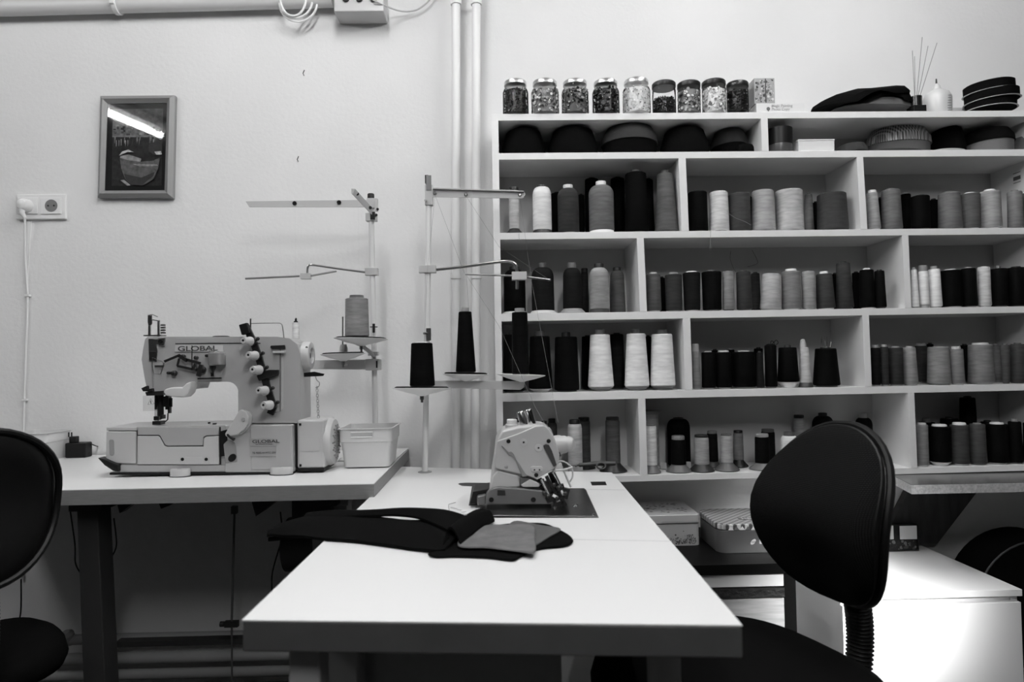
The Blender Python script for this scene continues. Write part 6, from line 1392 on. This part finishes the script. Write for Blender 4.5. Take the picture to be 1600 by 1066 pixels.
# table-contact rails: arch lifted in the middle
ribbon([((215, 350), .008, (235, 325), .010), ((330, 345), .009, (350, 315), .011), ((440, 340), .010, (480, 322), .014), ((540, 342), .012, (560, 328), .018), ((640, 345), .014, (660, 328), .021), ((740, 356), .013, (770, 330), .021), ((830, 395), .014, (870, 335), .019), ((880, 430), .014, (960, 355), .014), ((870, 475), .006, (980, 380), .008)], 'raised_strip', M_cloth, G, .004)
ribbon([((850, 470), .006, (990, 350), .006), ((870, 440), .022, (1000, 330), .016), ((900, 450), .026, (1060, 335), .018), ((930, 470), .008, (1085, 345), .004)], 'rolled_edge', M_cloth, G, .005, ripple=.0006)
stp = MB()
for (x, y) in ((905, 300), (925, 308), (945, 318), (950, 330), (895, 296)):
    c = PZ(*m6(x, y + 60), Z2) + v * .036; stp.box(c, (.009, .003, .002), Matrix.Rotation(rnd.uniform(-1, 1), 3, 'Z'))
stp.build('stitching', core_mat(.8), G)
strand('loose_thread', [PZ(702, 800, Z2) + v * .002, PZ(701, 795, Z2) + v * .008, PZ(704, 789, Z2) + v * .002, PZ(712, 786, Z2) + v * .001], .0005, MT_d, 'short dark thread lying on the front table near the cutout')

# ================================================================== CHAIRS
M_pad = mat('chair_fabric', .004, .95, bump=(400, .4, .0008), spec=.04)
M_net = weave_mat('chair_net', .009, 105)
M_shell = mat('chair_shell', .005, .45, spec=.22)
def make_chair(name, label):
    """local frame: backrest centre above origin, +x = the way the sitter faces, z up, origin on floor under the column"""
    t = bpy.data.objects.new(name, None); COL.objects.link(t); ORIG[t.name] = Vector((0, 0, 0)); tag(t, label, 'chair', 'office chairs')
    zc, hh, hw = .775, .169, .142       # backrest
    def outline(u):                      # half width at height u in -1..1
        return hw * (max(0, 1 - abs(u) ** 2.6)) ** .5 * (1 + .06 * u - .16 * max(0, u) ** 2)
    def section(off_front, off_back, shrink, name, m):
        rings = []; N = 24
        for k in range(N + 1):
            u = -1 + 2 * k / N; u = math.sin(u * PI / 2) * .998
            w = outline(u) * shrink + .004; z = zc + hh * u * (shrink * .5 + .5)
            lum = .058 * math.exp(-((u - .05) / .55) ** 2)          # lumbar bulge forward
            bend = (-.022 if u > 0 else -.004) * u * u                                   # leans back to the top and bottom
            ed = math.sqrt(max(0.02, 1 - abs(u) ** 4))
            ring = []
            M_ = 14
            for i in range(M_ + 1):
                s = -1 + 2 * i / M_; y = w * s; wrap = (.045 - .03 * u) * (s * w / hw) ** 2
                ring.append(Vector((off_front * ed * math.sqrt(max(.0, 1 - s ** 4)) + lum * (1 - .5 * s * s) + bend + wrap, y, z)))
            for i in range(M_, -1, -1):
                s = -1 + 2 * i / M_; y = w * s; wrap = (.045 - .03 * u) * (s * w / hw) ** 2
                ring.append(Vector((-off_back * ed * math.sqrt(max(.0, 1 - s ** 4)) + lum * .3 + bend + wrap - .001, y, z)))
            rings.append(ring)
        return MB().loft(rings).build(name, m, t, ang=60)
    section(.042, .004, .985, 'backrest_pad', M_net)
    section(.006, .028, 1.0, 'backrest_shell', M_shell)
    # side fabric panel (plain) on the pad: two vertical seams
    # rim bead
    pts = []
    for k in range(48):
        a = 2 * PI * k / 48; u = math.sin(a) * .998; sgn = 1 if math.cos(a) >= 0 else -1; w = outline(u) + .004
        lum = .058 * math.exp(-((u - .05) / .55) ** 2); pts.append(Vector((lum * .27 + (-.022 if u > 0 else -.004) * u * u - .014 + (.045 - .03 * u) * (w / hw) ** 2, sgn * w, zc + hh * u)))
    MB().tube(pts, .0075, 8, closed=True).build('rim', M_shell, t)
    # corrugated stem
    st = bez([(-.03, 0, zc - .12), (-.05, 0, .60), (-.055, 0, .52), (-.035, 0, .44), (.03, 0, .415)], 22)
    MB().tube(st, [.021 + .005 * (i % 2) for i in range(len(st))], 14).build('stem', M_black, t)
    sc = .26
    rings = []
    for k, (s, z) in enumerate(((.80, .475), (.96, .485), (1.0, .505), (.97, .53), (.85, .545), (.5, .552), (.1, .552))):
        rings.append([Vector((sc + .23 * s * math.copysign(abs(math.cos(a)) ** .75, math.cos(a)), .235 * s * math.copysign(abs(math.sin(a)) ** .75, math.sin(a)), z - .02 * (s * math.cos(a)) ** 4 * (math.cos(a) > 0))) for a in [2 * PI * i / 40 for i in range(40)]])
    MB().loft(rings).build('seat', M_pad, t, ang=60)
    MB().cyl((sc, 0, .10), (sc, 0, .455), .025).cyl((sc, 0, .10), (sc, 0, .25), .035).build('column', M_black, t)
    for k in range(5):
        a = 2 * PI * k / 5; e = Vector((sc + .28 * math.cos(a), .28 * math.sin(a), .06))
        lg = MB().tube([(sc, 0, .11), (sc + .15 * math.cos(a), .15 * math.sin(a), .10), e], [.025, .018, .013], 8).build('leg', M_black, t)
        MB().lathe(e + Vector((0, 0, -.055)) + Vector((-.011, 0, 0)), [(.024, 0), (.025, .004), (.025, .018), (.024, .022)], (1, 0, 0), 16).build('caster', M_black, lg)
    return t
ch1 = make_chair('office_chair', 'black office chair with bulging mesh backrest right of the front table')
def dup(root, label):
    r = root.copy(); COL.objects.link(r); r['label'] = label
    for c in root.children:
        k = c.copy(); COL.objects.link(k); k.parent = r
        for g in c.children:
            q = g.copy(); COL.objects.link(q); q.parent = k
    return r
ch2 = dup(ch1, 'black office chair cut off by the left edge of the photo')
ch1.location = (.645, 1.31, 0); ch1.rotation_euler = (0, 0, PI + R(22))
ch2.location = (-1.0, 1.34, 0); ch2.rotation_euler = (0, 0, R(136))
for k in ch2.children:
    if k.name.startswith('seat'): k.location = (.036, 0, -.07); k.scale = (.86, .86, 1)
    if k.name.startswith(('backrest', 'rim', 'stem')): k.scale = (.9, .96, .9); k.location.z = .112
for o in list(bpy.data.objects):
    for k in ('_o',):
        if k in o: del o[k]
